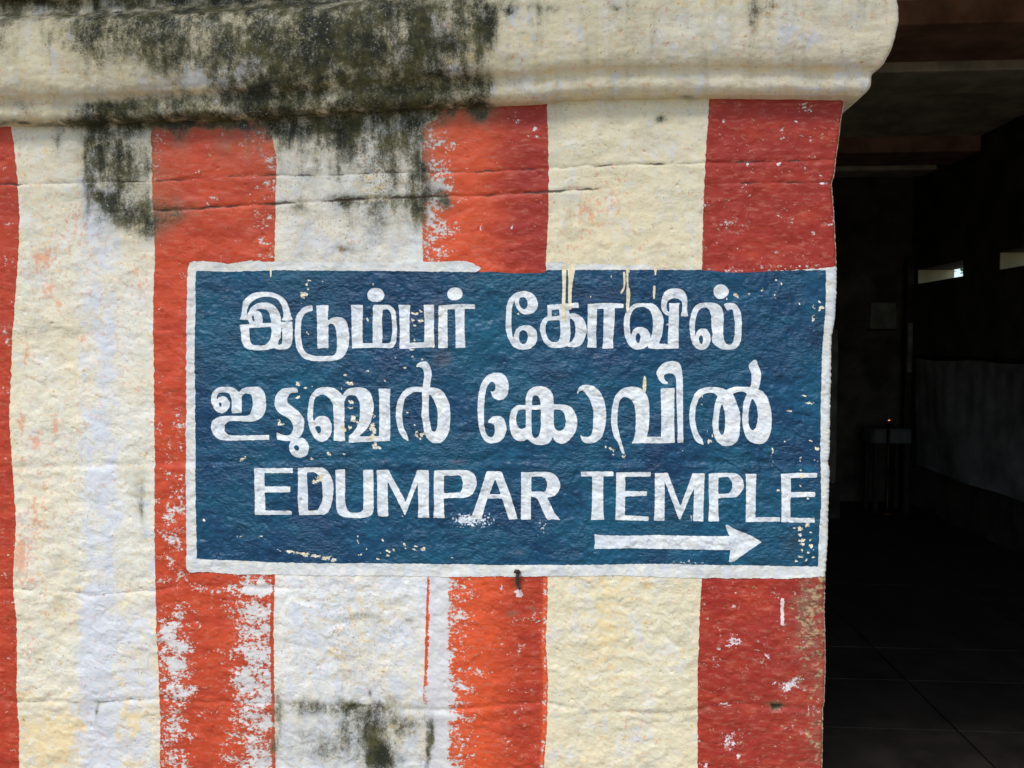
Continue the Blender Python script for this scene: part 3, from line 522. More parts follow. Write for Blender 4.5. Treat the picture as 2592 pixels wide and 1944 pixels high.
def cut(name, F, x0, x1, y0, y1, off, mat, parent):
    """keep the part of the wall lattice where the field F(x, y) > 0, laid `off` in front of it"""
    i0 = max(0, np.searchsorted(xs, x0)-2); j0 = max(0, np.searchsorted(ys, y0)-2)
    i1 = min(NX-1, np.searchsorted(xs, min(x1, XL))+2); j1 = min(NY-1, np.searchsorted(ys, y1)+2)
    if x1 > 2030: i1 = NX-1
    sub = idx[j0:j1+1, i0:i1+1]; f = F(PX[j0:j1+1, i0:i1+1], PY[j0:j1+1, i0:i1+1]); f = np.where(np.abs(f) < 1e-4, 1e-4, f)
    n1, n0 = sub.shape; li = np.arange(n1*n0).reshape(n1, n0); f = f.ravel()
    a, b_, c, d = li[:-1, :-1].ravel(), li[:-1, 1:].ravel(), li[1:, 1:].ravel(), li[1:, :-1].ravel()
    T = np.concatenate([np.stack([a, d, c], -1), np.stack([a, c, b_], -1)])
    ins = f[T] > 0; cnt = ins.sum(1); out = [T[cnt == 3]]; E = []
    N = n1*n0
    def key(p, q): return np.minimum(p, q)*N+np.maximum(p, q)
    edges_k = []; tri_k = []
    for want in (1, 2):
        S = T[cnt == want]
        if not len(S): continue
        I = (f[S] > 0) if want == 1 else (f[S] <= 0); r = I.argmax(1); ar = np.arange(len(S))
        p, q, s_ = S[ar, r], S[ar, (r+1) % 3], S[ar, (r+2) % 3]
        k1, k2 = -(key(p, q)+1), -(key(p, s_)+1)
        if want == 1: tri_k.append(np.stack([p, k1, k2], -1))
        else: tri_k.append(np.stack([k1, q, s_], -1)); tri_k.append(np.stack([k1, s_, k2], -1))
    allT = np.concatenate(out+tri_k) if tri_k else out[0]
    u, inv = np.unique(allT.ravel(), return_inverse=True)
    P0 = WPf[sub.ravel()]; X0, Y0 = PXf[sub.ravel()], PYf[sub.ravel()]
    V = np.zeros((len(u), 3)); VX = np.zeros(len(u)); VY = np.zeros(len(u))
    pos = u >= 0; V[pos] = P0[u[pos]]; VX[pos] = X0[u[pos]]; VY[pos] = Y0[u[pos]]
    kk = -u[~pos]-1; p, q = kk//N, kk % N; t = f[p]/(f[p]-f[q])
    V[~pos] = P0[p]*(1-t)[:, None]+P0[q]*t[:, None]; VX[~pos] = X0[p]*(1-t)+X0[q]*t; VY[~pos] = Y0[p]*(1-t)+Y0[q]*t
    V[:, 1] -= off
    return mesh_obj(name, V, inv.reshape(-1, 3), mat, parent, smap(VX, VY))
def glyph(name, win, adds, holes=(), off=0.0009, mat=None, parent=None, wob=0.7):
    ox, oy, sc = win
    A_ = [smooth_poly(*parse(s, ox, oy, sc)) for s in adds]; B_ = [smooth_poly(*parse(s, ox, oy, sc)) for s in holes]
    al = np.concatenate(A_); x0, y0 = al.min(0)-4; x1, y1 = al.max(0)+4
    def F(X, Y):
        f = np.max([sdf(p, X, Y) for p in A_], 0)
        for p in B_: f = np.minimum(f, -sdf(p, X, Y))
        return f+wob*pn(X/7, Y/7)+0.2
    return cut(name, F, x0, x1, y0, y1, off, mat or M_letter, parent)
sign = tag(empty('painted_sign', tuple(on_plane(1296.0, 1455.0))), 'blue painted direction sign with white lettering in three scripts and an arrow', 'sign')
def kid(o):
    o.matrix_parent_inverse = sign.matrix_world.inverted() if False else o.matrix_parent_inverse
    for v in (o,): v.location = -sign.location
    return o
INNER = '496,686c 520,686c 570,688c 640,686c 700,684c 800,685c 1000,686c 1199,689c 1240,689c 1300,693c 1378,692c 1384,684c 1427,683c 1553,683.5c 1650,683c 1776,684c 1830,690c 1880,691.5c 1940,688c 2000,685c 2090,684c 2089,786c 2082,876c 2078,989c 2076,1125c 2078,1283c 2074,1330c 2070,1434c 1936,1432c 1800,1430c 1700,1427c 1500,1429c 1248,1430c 1100,1427c 1000,1426c 800,1425c 692,1424c 610,1419c 498,1415c 495,1200c 494,900c'
OUTER = '474,700c 475,680c 480,665c 496,661c 540,663c 579,668c 610,663c 636,660c 693,663c 725,661c 800,664c 1000,663c 1100,663c 1168,660c 1190,664c 1218,678c 1205,690c 1214,700c 1384,700c 1382,666c 1427,663c 1440,672c 1470,668c 1540,669c 1600,673c 1624,668c 1655,679c 1776,681c 1780,700c 1940,700c 1947,686c 2000,683c 2064,680.5c 2116,675c 2160,680c 2160,1470c 2093,1458c 2000,1464c 1773,1464c 1560,1456c 1378,1458c 1138,1460c 1000,1457c 797,1456c 692,1454c 602,1454c 525,1448c 480,1450c 473,1440c 472,1269c 470,1205c 472,920c'
inner_p = smooth_poly(*parse(INNER, 0, 0, 1)); outer_p = smooth_poly(*parse(OUTER, 0, 0, 1))
CACHE = {}
def Fin(X, Y): return sdf(inner_p, X, Y)+1.2*pn(X/11, Y/11)+0.6*pn(X/5, Y/5)
kid(cut('panel', lambda X, Y: Fin(X, Y)+1.0, 470, 2125, 650, 1470, 0.0005, M_blue, sign))
def Fbo(X, Y):
    o = np.minimum(sdf(outer_p, X, Y)+1.6*pn(X/13, Y/13)+1.2*pn(X/5+3, Y/5), EDGE(Y)-4-X+1.5*pn(X/6, Y/6))
    return np.minimum(o, -Fin(X, Y))
kid(cut('border', Fbo, 460, 2125, 650, 1475, 0.0009, M_border, sign))
S = 320.0/2212
w1, w2, w3, w4 = (590, 700, S), (880, 700, S), (1260, 700, S), (1570, 700, S)
w5, w6, w7, w8, w9 = (520, 940, S), (820, 910, S), (1190, 910, S), (1480, 910, S), (1700, 900, S)
e1, e2, e3, e4, e5, ar = (635, 1150, S), (900, 1150, S), (1190, 1150, S), (1460, 1150, S), (1770, 1150, S), (1480, 1290, 480/2212)
GL = [
 (w1, ['100,748c 140,690 150,600 175,450 225,375 320,300 440,278 600,270 700,285 800,325 890,385 950,470 985,570 1010,670 1045,755c 960,775 858,762c 880,720 885,640 865,540 840,480 790,410 720,370 580,352 460,370 370,410 290,480 250,550 235,620 240,700 248,758c',
       '290,830c 262,770 252,690 270,610 330,530 420,475 530,457 640,468 730,515 795,600 830,690 845,800c 845,900c 670,900c 668,780 650,700 620,620 580,580 510,568 430,570 380,590 350,620c',
       '350,625 400,603 455,615 495,655 518,725 512,820c 290,830c 265,770 256,700 290,650',
       '105,848c 300,828c 500,818c 700,810c 850,798c 1033,790c 1042,900 1043,1090 1030,1165 985,1240 920,1270 830,1278 770,1270 720,1246c 620,1278 480,1290 340,1285 235,1255 185,1205 150,1110 130,950'],
      ['275,900c 285,1000 290,1110 340,1190 430,1207 560,1200 615,1155 660,1090 672,1000 670,878c', '862,880c 870,960 870,1060 865,1130 850,1180 810,1195 790,1185 800,1120 840,1060 845,960 845,890c', '325,700 340,685 358,690 370,730 368,790 350,785 330,740']),
 (w1, ['1385,505c 1300,515 1220,555 1160,620 1110,690 1090,800 1085,950 1090,1100 1110,1230 1150,1320 1210,1400 1290,1450 1440,1478 1620,1480 1780,1468 1900,1425 1970,1350 2010,1260 2030,1130 2035,1000 2010,880 1985,790 1930,730 1850,710 1770,715 1700,745 1650,800c 1650,860c 1700,825 1735,825 1775,858 1805,940 1815,1060 1822,1180 1815,1270 1790,1350 1740,1385 1600,1392 1450,1390 1360,1370 1280,1330 1230,1260 1200,1150 1187,1000 1190,850 1205,740 1250,660 1310,615 1388,600c',
       '1455,508c 1672,498c 1665,700 1668,1000 1670,1252c 1570,1248 1480,1262c 1475,1000 1470,750'], []),
 (w2, ['350,325 365,265 415,215 490,200 570,215 620,260 640,325 625,385 575,430 490,442 405,425 360,385',
       '62,510c 75,497c 268,497c 265,600 262,800 260,1000 262,1170c 440,1165c 440,800 445,510c 470,495c 600,497 700,497 760,520 810,565 840,640 850,740 860,850 857,1000 850,1100 830,1180 790,1240 730,1252 600,1245 440,1245c 250,1250 80,1255c 75,1000 72,700'],
      ['612,580c 700,572 735,600 765,660 778,780 780,980 770,1060 745,1150 700,1168 600,1170c 605,1000 600,800']),
 (w2, ['890,497c 1097,497c 1085,650 1082,900 1088,1160c 1220,1155 1345,1150c 1350,900 1345,700 1337,497c 1515,497c 1510,800 1515,1050 1525,1240c 1300,1242 1100,1258 905,1262c 915,1000 910,750'], []),
 (w2, ['1745,305 1760,250 1810,205 1880,193 1950,205 2000,250 2008,310 1990,370 1930,410 1870,415 1805,400 1760,360',
       '1592,505c 1750,500c 1900,485 2000,483 2100,488c 2230,488c 2225,565c 2045,565c 2045,800 2050,1000 2060,1245c 1980,1240 1895,1255c 1892,1000 1885,570c 1745,575c 1748,900 1755,1248c 1590,1252c 1590,900'], []),
 (w3, ['400,262 500,258 590,290 650,345 690,420 700,500 680,570 630,630 570,655 500,660 430,650 370,600 330,540 305,480 300,400c 280,450 255,520 245,600 238,750 238,880 245,960 258,1050 270,1075c 290,1020 310,950 350,900 410,865 500,857 580,865 640,910 680,970 688,1050 680,1130 640,1200 580,1250 500,1275 420,1278 340,1262 260,1215 220,1150 180,1070 150,970 138,870 145,720 150,600 160,500 200,400 260,330 320,285'],
      ['370,420 390,375 440,360 490,380 520,430 525,500 500,555 455,578 410,545 380,490', '370,1030 385,970 430,935 480,945 515,990 528,1060 510,1130 480,1175 430,1182 390,1150 370,1090']),
 (w3, ['865,500c 1100,480 1410,458c 1412,545c 1245,552c 1250,650c 1300,645 1370,650 1440,690 1500,750 1540,840 1558,950 1530,1050 1500,1130 1440,1205 1350,1235 1210,1228c 1240,1165c 1300,1130 1340,1060 1360,970 1360,880 1340,800 1300,745 1255,730c 1262,800 1270,1000 1255,1120 1210,1205c 1160,1235 1050,1248 920,1238 850,1190 790,1110 755,1000 738,930 755,830 790,755 830,715 870,700c 875,600'],
      ['940,590c 1075,570c 1085,685c 940,700c', '880,770c 1085,760c 1095,900 1095,1020 1085,1080 1050,1140 980,1150 930,1135 870,1070 840,990 832,920 840,850']),
 (w3, ['1575,485c 1900,465 2200,478c 2198,550c 2045,552c 2040,800 2025,1000 2015,1150 2025,1252c 1930,1258 1828,1262c 1845,1150 1850,900 1855,560c 1735,568c 1728,800 1720,1050 1728,1248c 1640,1240 1560,1238c 1575,1150 1568,900 1575,700'], []),
 (w4, ['300,1272 230,1262 170,1215 120,1140 85,1050 65,930 62,800 75,700 110,610 170,540 250,480 350,466 480,468 590,485 660,550 720,640 755,740 755,830 740,950 720,1060 670,1175c 490,1250c 510,1130c 555,1020 568,930 572,850 570,760 550,670 520,600 470,555 410,530 340,530 280,545 225,590 185,660 168,760 165,870 172,960 192,1040c 220,1150c',
       '195,1070 205,985 240,920 300,888 370,882 440,905 490,950 522,1010 528,1065 505,1150 470,1210 410,1258 320,1274 250,1262 210,1180',
       '490,1195c 660,1178 835,1180c 835,1080 845,900 850,690c 860,600 858,500 855,468c 1040,465c 1020,520 1025,700 1018,1000 1020,1150 1025,1258c 800,1262 640,1268 485,1250c',
       '870,690c 800,670 750,620 725,560 715,480 730,390 760,300 820,240 900,212 990,212 1070,230 1130,280 1165,370 1172,450 1168,590 1185,695c 1130,698 1055,690c 1075,620 1085,560 1080,450 1050,410 1000,385 930,380 870,400 830,440 810,490 810,560 830,610 870,620c'],
      ['270,1060 285,1005 315,990 345,1010 357,1060 345,1130 320,1165 290,1150 272,1110']),
 (w4, ['1630,245 1650,190 1700,150 1765,140 1830,155 1880,205 1900,255 1885,310 1840,360 1770,392 1700,380 1650,330',
       '1430,1278 1350,1262 1290,1210 1245,1120 1225,1000 1212,880 1220,760 1240,660 1280,560 1340,495 1420,465 1530,458 1650,468 1720,495 1770,550 1800,640 1808,760 1800,900 1798,1010 1810,1100 1850,1170 1895,1195 1950,1180 1985,1110 2000,1000 2005,850 1995,720 1970,600 1940,570 1875,600c 1840,540 1808,485c 1870,465 1950,465 2010,485 2060,540 2100,620 2120,740 2120,900 2115,1080 2090,1170 2040,1240 1960,1275 1800,1275 1730,1250 1650,1190 1610,1150c 1605,1090 1615,1000 1600,880 1595,750 1580,650 1550,580 1510,552 1460,542 1410,560 1360,610 1325,700 1305,820 1303,940 1310,1030c 1330,1200c',
       '1310,1100 1320,1020 1350,955 1400,918 1450,910 1510,925 1560,990 1580,1080 1570,1160 1530,1230 1480,1270 1420,1278 1360,1262 1330,1190'],
      ['1375,1100 1385,1045 1410,1025 1440,1045 1450,1100 1440,1150 1420,1188 1395,1165']),
 (w5, ['300,725 220,710 160,655 115,570 100,490 115,400 165,330 240,282 340,270 450,275 530,310 590,365c 640,315 720,280 850,270 950,278 1010,340 1045,420 1062,520 1060,640 1030,740 980,810 900,855 790,878 600,870 450,868 390,885 345,930 325,990 335,1050 380,1100 440,1122 600,1125 900,1118 1110,1112c 1117,1197c 900,1198 600,1205 400,1212 260,1195 170,1140 115,1060 98,970 115,880 170,830 260,790 400,780 600,782 740,775 790,730 820,640 828,540 815,450 780,400 710,385 660,410 625,450c 635,600 635,725c 550,728 458,738c 460,600 455,500 440,430 400,380 320,368 240,380 200,430 188,520c 200,600c',
       '190,530 230,460 310,438 380,465 425,550 420,610 390,670 340,715 290,727 220,712 170,650'], ['235,575 250,540 275,550 285,590 275,620 250,612']),
 (w5, ['1620,290c 1618,375c 1560,370 1490,385 1450,430 1430,490 1450,555 1510,610 1580,660 1660,730 1700,790 1730,860 1728,960 1710,1040 1670,1120 1610,1170 1540,1205 1460,1215 1350,1205 1255,1190c 1245,1130 1250,1068c 1300,1090 1380,1120 1460,1118 1510,1080 1540,1000 1530,920 1490,850 1420,795 1330,745 1270,700 1225,620 1215,540 1230,440 1270,370 1340,315 1430,292 1520,285',
       '1472,1320 1490,1250 1550,1190 1620,1165 1710,1170 1770,1215 1808,1280 1818,1350 1795,1430 1750,1480 1660,1505 1570,1490 1500,1420'], ['1550,1315 1585,1285 1630,1300 1648,1340 1630,1385 1590,1380 1560,1350']),
 (w6, ['-274,1077 -284,907 -264,757 -244,667 -194,587 -124,517 -14,482 120,488 210,520 280,575 325,630c 370,560 430,515 540,490 650,492 740,520 800,570 840,650 862,740 872,820 862,920 845,1000 810,1110 770,1180 720,1240 640,1320 610,1345c 965,1342c 970,1100 970,700 960,510c 1175,512c 1160,560 1155,800 1160,1100 1155,1425c 960,1430 700,1440 430,1455c 440,1340c 520,1260 570,1190 610,1100 630,1000 635,850 628,760 600,690 560,640 500,620 440,625 390,660 360,720 355,800 360,1100 360,1300 370,1425c 280,1425 175,1418c 175,1200 172,980 160,830 140,750 100,690 50,640 0,615 -34,612 -84,627 -144,657 -174,737 -189,857 -194,987 -184,1077c -200,1250c',
       '-174,1077 -114,1007 -34,987 46,1007 106,1067 136,1167 126,1287 96,1357 26,1422 -54,1439 -124,1407 -194,1327 -244,1217 -268,1120 -230,1080'], ['-159,1197 -134,1165 -74,1167 -49,1217 -54,1277 -94,1302 -124,1267']),
 (w6, ['1475,1425c 1400,1385 1340,1310 1300,1220 1275,1120 1258,970 1265,850 1290,740 1330,650 1390,560 1470,500 1580,480 1730,480c 1740,400 1755,300 1750,220 1720,150 1660,125 1635,135 1615,130c 1630,90 1680,50 1740,35 1800,40 1840,90 1870,170 1885,260 1870,360 1850,490c 1950,498 2020,520 2090,580 2150,680 2190,780 2205,880 2210,1000 2205,1100 2190,1240 2150,1340 2100,1410 2030,1455 1920,1462 1860,1430 1800,1370 1760,1280 1740,1160 1720,1050 1710,970 1720,800 1720,565c 1650,565 1580,570 1510,605 1450,650 1410,710 1390,800 1370,900 1368,1000 1380,1120 1400,1210 1440,1280 1470,1350c'],
      ['1845,600c 1890,650 1940,750 1975,840 1990,950 1990,1080 1980,1180 1955,1250 1915,1265 1880,1230 1855,1120 1840,1000 1830,800']),
 (w7, ['460,230 550,245 620,300 660,380 675,470 660,580 630,650 570,700 500,708 430,685 385,630 355,548c 400,565 435,530 445,480 430,420 385,385 340,400 320,440c 290,490 270,570 255,680 245,800 240,950 245,1100 255,1200 280,1290 320,1345 370,1360 410,1340 430,1280 435,1200 420,1140 370,1110 312,1105c 340,1050 400,1000 470,985 550,1000 600,1060 630,1150 635,1220 615,1310 570,1390 500,1440 420,1460 330,1460 260,1420 200,1330 165,1220 145,1080 132,920 135,760 150,600 175,490 215,390 270,310 350,255'], []),
 (w7, ['975,800c 975,680 1000,590 1050,520 1120,480 1210,468 1310,480 1390,530 1440,600 1455,680 1460,785c 1580,785 1690,800 1770,840 1830,920 1865,1030 1872,1130 1850,1240 1800,1330 1730,1410 1650,1460 1600,1468 1530,1450 1480,1410 1445,1340c 1420,1400 1370,1460 1290,1488 1190,1490 1100,1465 1030,1410 1000,1385c 940,1420 870,1425 800,1400 740,1340 705,1240 690,1130 695,1000 720,900 760,850 810,810 880,798'],
      ['1080,800c 1085,700 1100,645 1140,625 1190,640 1220,690 1235,800c', '975,870c 900,875 840,900 815,960 803,1040 815,1130 850,1190 890,1215 940,1205 978,1175c', '1072,875c 1240,872c 1240,1050 1240,1150 1225,1270 1190,1345 1140,1372 1100,1345 1080,1270 1072,1100', '1465,872c 1540,875 1600,890 1640,930 1665,1000 1675,1080 1660,1170 1620,1230 1570,1250 1510,1230 1470,1180 1465,1100']),
 (w8, ['-135,580c -125,540 -105,500 -45,455 25,440 120,455 200,500 260,560 310,650 345,740 365,850 375,950 370,1060 350,1200 320,1300 290,1360 230,1420 160,1455 80,1468 0,1450 -40,1420 -65,1370 -75,1325c -40,1345 20,1352 70,1350 105,1330 130,1270 145,1180 152,1050 155,950 140,850 115,770 85,690 40,620 0,570 -40,548 -80,550 -110,580 -120,602c'], []),
 (w8, ['820,1468c 860,1390 880,1300 892,1150 895,1000 885,900 870,800 840,740 790,690 740,662 690,655 640,680 605,740 585,850 575,950 570,1100 585,1200 600,1280 615,1350c 640,1440 680,1570 700,1650c 665,1659c 620,1560 575,1430c 530,1380 500,1300 475,1200 462,1050 470,930 490,800 520,680 570,590 650,520 740,485 850,478 950,495 1040,555 1090,640 1120,740 1130,850 1130,1000 1120,1150 1100,1280 1075,1350c 1335,1348c 1340,1000 1335,700 1330,510c 1570,495c 1565,800 1565,1150 1572,1455c 1300,1462 1000,1460'], []),
 (w8, ['1722,1452c 1618,1450c 1625,1200 1612,900 1605,600 1600,330c 1570,270 1530,245 1470,240 1410,260 1385,300 1400,350 1430,385 1472,405c 1440,420 1380,425 1320,380 1280,310 1260,240 1290,160 1350,90 1430,45 1530,28 1620,45 1670,90 1700,180 1712,290 1718,500 1718,800 1718,1200'], []),
 (w9, ['552,1560c 480,1535 420,1490 375,1400 340,1290 318,1160 310,1050 325,900 360,770 400,680 470,605 560,565 650,553 760,553 860,565 930,595 960,605c 1000,580 1060,560 1150,547 1250,547 1375,552c 1395,480 1400,400 1390,300 1370,250 1352,160c 1400,110 1455,75 1495,100c 1510,160 1545,240 1560,340 1545,470 1525,560 1510,595c 1570,615 1630,670 1670,730 1700,830 1730,930 1745,1060 1745,1180 1730,1320 1690,1440 1640,1510 1560,1545 1480,1540 1390,1510 1320,1450 1275,1370 1250,1260 1235,1150 1240,1000 1250,880 1275,770 1320,665c 1280,640 1230,630 1150,635 1065,668c 1100,740 1140,840 1175,950 1200,1090 1190,1250 1180,1380 1145,1480 1080,1550 1000,1578 920,1580 850,1550 780,1480 740,1390 720,1270 712,1180 730,1030 745,900 770,800 805,718c 770,680 720,652 660,650 590,660 530,700 470,760 440,850 415,950 408,1080 420,1200 450,1320 490,1400 535,1460c'],
      ['878,830c 900,890 925,980 935,1080 935,1200 930,1290 905,1365 875,1388 840,1350 820,1280 815,1190 825,1080 840,960', '1408,750c 1450,800 1485,880 1505,1000 1510,1090 1495,1190 1470,1270 1430,1305 1390,1295 1355,1240 1340,1150 1342,1000 1355,900 1380,820']),
 (e1, ['62,255c 75,242c 735,240c 738,322c 240,325c 245,562c 700,560c 688,660c 248,662c 255,982c 710,988c 712,1055c 75,1055c 70,700c'], []),
 (e1, ['825,240c 1000,228 1180,228 1270,240 1340,290 1400,390 1440,520 1445,640 1425,800 1390,920 1350,1010 1280,1058c 1060,1060 840,1068c 825,800 830,500'], ['985,310c 1110,308 1190,360 1235,430 1252,560 1250,800 1210,900 1165,985c 1000,985c']),
 (e1, ['1480,275c 1645,262c 1645,500 1648,800 1665,930 1710,1000 1780,1025 1890,1020 1950,990 1970,930 1970,700 1965,275c 2140,268c 2145,600 2148,950 2130,1030 2080,1080 2000,1105 1860,1118 1690,1105 1580,1075 1530,1030 1500,950 1490,700'], []),
 (e2, ['370,275c 575,270c 880,835c 1080,275c 1282,275c 1285,600 1280,800 1292,1105c 1090,1105c 1105,900 1095,700 1090,490c 870,1065c 560,460c 565,700 570,900 575,1085c 395,1085c 380,900 385,700'], []),
 (e2, ['1380,290c 1400,280c 1700,275 1930,275c 2020,300 2080,360 2118,450 2110,560 2060,670 1990,730 1900,755 1720,758 1545,768c 1548,900 1560,1108c 1365,1105c 1380,900 1370,600'], ['1545,370c 1690,372 1800,365 1850,400 1875,480 1875,560 1860,620 1830,670c 1700,675 1545,680c']),
 (e3, ['10,1135c 150,750c 290,300c 430,297c 550,300c 720,760c 830,1138c 680,1142c 560,770c 300,775c 195,1132c'], ['438,420c 540,700c 335,700c']),
 (e3, ['895,312c 1100,310 1350,305 1440,330 1520,390 1565,480 1575,560 1550,640 1490,710 1430,740 1340,755c 1380,820 1430,930 1500,1060 1580,1140c 1570,1152c 1470,1135 1355,1145c 1300,1050 1250,940 1205,830 1150,760 1065,740c 1060,900 1065,1138c 890,1140c 890,900 895,600'], ['1070,390c 1230,385 1300,410 1340,470 1348,540 1330,620 1290,655c 1070,655c']),
 (e4, ['72,305c 350,298 640,300c 640,380c 465,382c 460,700 465,1000 480,1140c 245,1145c 260,1050 270,700 270,382c 75,385c'], []),
 (e4, ['690,318c 1290,308c 1292,385c 840,390c 850,500 845,645c 1228,650c 1225,722c 845,738c 840,1075c 1000,1072 1258,1090c 1255,1160c 1000,1155 675,1150c 685,900 690,600'], []),
 (e4, ['1368,328c 1590,322c 1810,915c 2025,330c 2238,335c 2220,700 2208,1168c 2030,1165c 2045,900 2050,570c 1810,1140c 1790,1135c 1535,460c 1535,800 1532,1160c 1350,1158c 1365,900'], []),
 (e5, ['165,340c 300,325 550,325 650,340 720,385 765,470 778,570 740,650 680,720 620,750 500,755 330,765c 325,900 340,1165c 155,1168c 170,900 165,600'], ['330,405c 490,392 540,440 578,510 575,590 545,650 510,688c 330,692c']),
 (e5, ['810,345c 1000,340c 990,600 985,900 980,1108c 1200,1100 1410,1100c 1410,1168c 1200,1180 810,1178c 815,900 820,600'], []),
 (e5, ['1425,340c 1700,328 2055,325c 2050,402c 1595,408c 1600,500 1600,660c 2020,658c 2025,738c 1800,745 1595,752c 1590,900 1592,1105c 1800,1112 2010,1108c 2020,1180c 2015,1190c 1700,1190 1430,1185c 1440,900 1440,600'], []),
]
for win, adds, holes in GL: kid(glyph('letter', win, adds, holes, parent=sign))
kid(glyph('arrow', ar, ['110,455c 120,380 115,285c 180,298c 500,305 800,298 1100,302 1400,308 1690,305c 1660,240 1640,180c 1655,170c 1750,225 1940,305 2062,378c 1980,430 1850,520 1750,595 1710,610 1680,605c 1690,530 1700,468c 1400,465 1100,462 800,455 500,452'], parent=sign))
for d_ in ['1423,670 1433,670 1432,720 1431,770 1432,790 1428,816 1424,812 1422,775 1424,730', '1438,670 1456,670 1452,700 1450,712 1447,740 1446,782 1440,782 1438,740 1439,712', '1585,676 1590,676 1590,720 1595,740 1592,780 1588,797 1585,780 1586,730', '1577,690 1582,690 1582,725 1574,743 1570,740 1578,725', '1653.5,724 1658.5,724 1657,755 1653,757', '1656,680 1662,680 1660,697 1658,697', '1632,951 1635,958 1636,975 1634,992 1628,990 1627,972 1629,957', '684,676 688,676 687,700 684,702']:
    kid(glyph('paint_drip', (0, 0, 1), [d_], off=0.0013, mat=M_drip, parent=sign))

# ---------------------------------------------------------------- iron hook under the sign
def wp(x, y, Y=0.0): return Vector(on_plane(float(x), float(y), Y))
hk = empty('iron_hook', wp(1311, 1478)); tag(hk, 'small rusty iron hook just under the lower white border of the sign', 'hook')
pts = [wp(1309, 1444, 0.01), wp(1309, 1446, -0.006), wp(1309, 1452, -0.012), wp(1310.5, 1464, -0.011), wp(1312, 1478, -0.008), wp(1313, 1488, -0.007), wp(1315, 1491, -0.012), wp(1317, 1487, -0.016)]
sh = tube('shank', [p-hk.location for p in pts], [.0030, .0034, .0032, .0026, .0022, .0022, .0020, .0012], M_iron, hk)
hd = tube('head', [p-hk.location for p in (wp(1302, 1449, -0.010), wp(1306, 1446, -0.013), wp(1312, 1446, -0.013), wp(1316, 1450, -0.010))], [.002, .0036, .0036, .002], M_iron, hk)

# ---------------------------------------------------------------- ground and the dark hall behind
gs_ = 600.0
grd = mesh_obj('ground', np.array([(-gs_, -gs_, 0), (gs_, -gs_, 0), (gs_, gs_, 0), (-gs_, gs_, 0)]), [(0, 1, 2, 3)], M_ground); tag(grd, 'dusty bare ground around the temple', 'ground', kind='structure')
XR, YB, ZC = 3.2, 6.4, 3.12
fl = boxes('hall_floor', [(-4.0, XR, 0.02, YB, -0.1, 0.004)], M_floor); tag(fl, 'dark stone floor inside the hall', 'floor', kind='structure')
for iy, (y0, y1) in enumerate(((0.6, 1.62), (1.62, 2.1), (2.1, 2.5), (2.5, 3.6), (3.6, 5.0), (5.0, 6.38))):
    for x0, x1 in ((0.55, 1.5), (1.5, 2.4), (2.4, 3.19)):
        boxes('floor_slab', [(x0+.004, x1-.004, y0+.004, y1-.004, 0.0, 0.022+0.0004*((iy*3+int(x0*2)) % 3))], M_floor, fl, bevel=0.001)
hall = tag(empty('temple_hall', (1.5, 4.0, 0)), 'dark unlit stone hall seen through the entrance right of the striped wall', 'hall')
def hk_(o): o.location = -hall.location; return o
def hb(name, L, m, **k_): return hk_(boxes(name, L, m, hall, **k_))
def on_x(x, y, X=XR):
    d = ray(float(x), float(y)); return CAM+d*(X/d[0])
YJ1, YN1, YJ2 = float(on_x(2322, 716)[1]), float(on_x(2437, 700)[1]), float(on_x(2528, 683)[1])
TW = 0.32; SZ0 = float(on_x(2437, 699)[2]); SZ1 = float(on_x(2437, 659)[2])
hb('side_wall', [(XR, XR+TW, 0.0, YB+.3, 0, SZ0), (XR, XR+TW, 0.0, YB+.3, SZ1, 3.5), (XR, XR+TW, YJ1, YB+.3, SZ0, SZ1), (XR, XR+TW, YJ2, YN1, SZ0, SZ1), (XR, XR+TW, 0.0, 3.2, SZ0, SZ1)], M_stone)
for ya in (YJ1, YJ2):
    hb('slit_jamb', [(XR+.004, XR+TW, ya-.012, ya-.002, SZ0+.002, SZ1-.002)], M_lime)
hb('back_wall', [(-4.3, XR, YB, YB+.3, 0, 3.5)], M_stone)
hb('left_wall', [(-4.3, -4.0, 0.602, YB, 0, 3.5)], M_stone)
hb('ceiling', [(-4.3, XR+TW, 0.0, YB+.3, ZC, 3.6)], M_ceil)
for yb, w_, dr, m in ((1.2, .35, .12, M_ceil), (2.5, .55, .11, M_redb), (3.33, .45, .07, M_ceil), (5.13, .5, .12, M_redb), (5.9, .3, .1, M_ceil)):
    hb('ceiling_beam', [(-4.0, XR-.002, yb, yb+w_, ZC-dr, ZC+.02)], m, bevel=0.01)
hb('entrance_pier', [(2.5, XR+TW, -0.02, 0.6, 0, 2.62)], M_stone)
hb('lintel', [(XE-.04, XR+TW, 0.03, 0.6, 2.62, 3.6)], M_stone)
def wpt(x, y, Y): return on_plane(float(x), float(y), Y)
# hanging sheet on the side wall
Yn, Yf = 3.2, 6.1; n_, m_ = 120, 24; V = []; U = random.Random(3)
ph = [U.uniform(0, 6.28) for _ in range(4)]
for j in range(m_+1):
    v = j/m_
    for i in range(n_+1):
        y = Yn+(Yf-Yn)*i/n_; fold = 0.003*math.sin(y*33+ph[0]+v*2)*(1-v)+0.022*math.sin(y*3.7+v*2.4+ph[2])+0.012*math.sin(y*9+v*6+ph[1])*v+0.008*abs(math.sin(y*5.3-v*4.2+ph[3]))
        V.append((XR-.07+fold, y, 1.385-0.965*v-0.02*abs(math.sin(y*3.1))*(1-v)))
M_sheet = plain('grey_plastic_sheet', lin((140, 141, 140)), 0.45, 0.25, 6, 0.5)
rt = tag(empty('hanging_sheet', (XR-.07, 4.7, 0.42)), 'grey plastic sheet hanging in folds along the dark right wall of the hall', 'sheet')
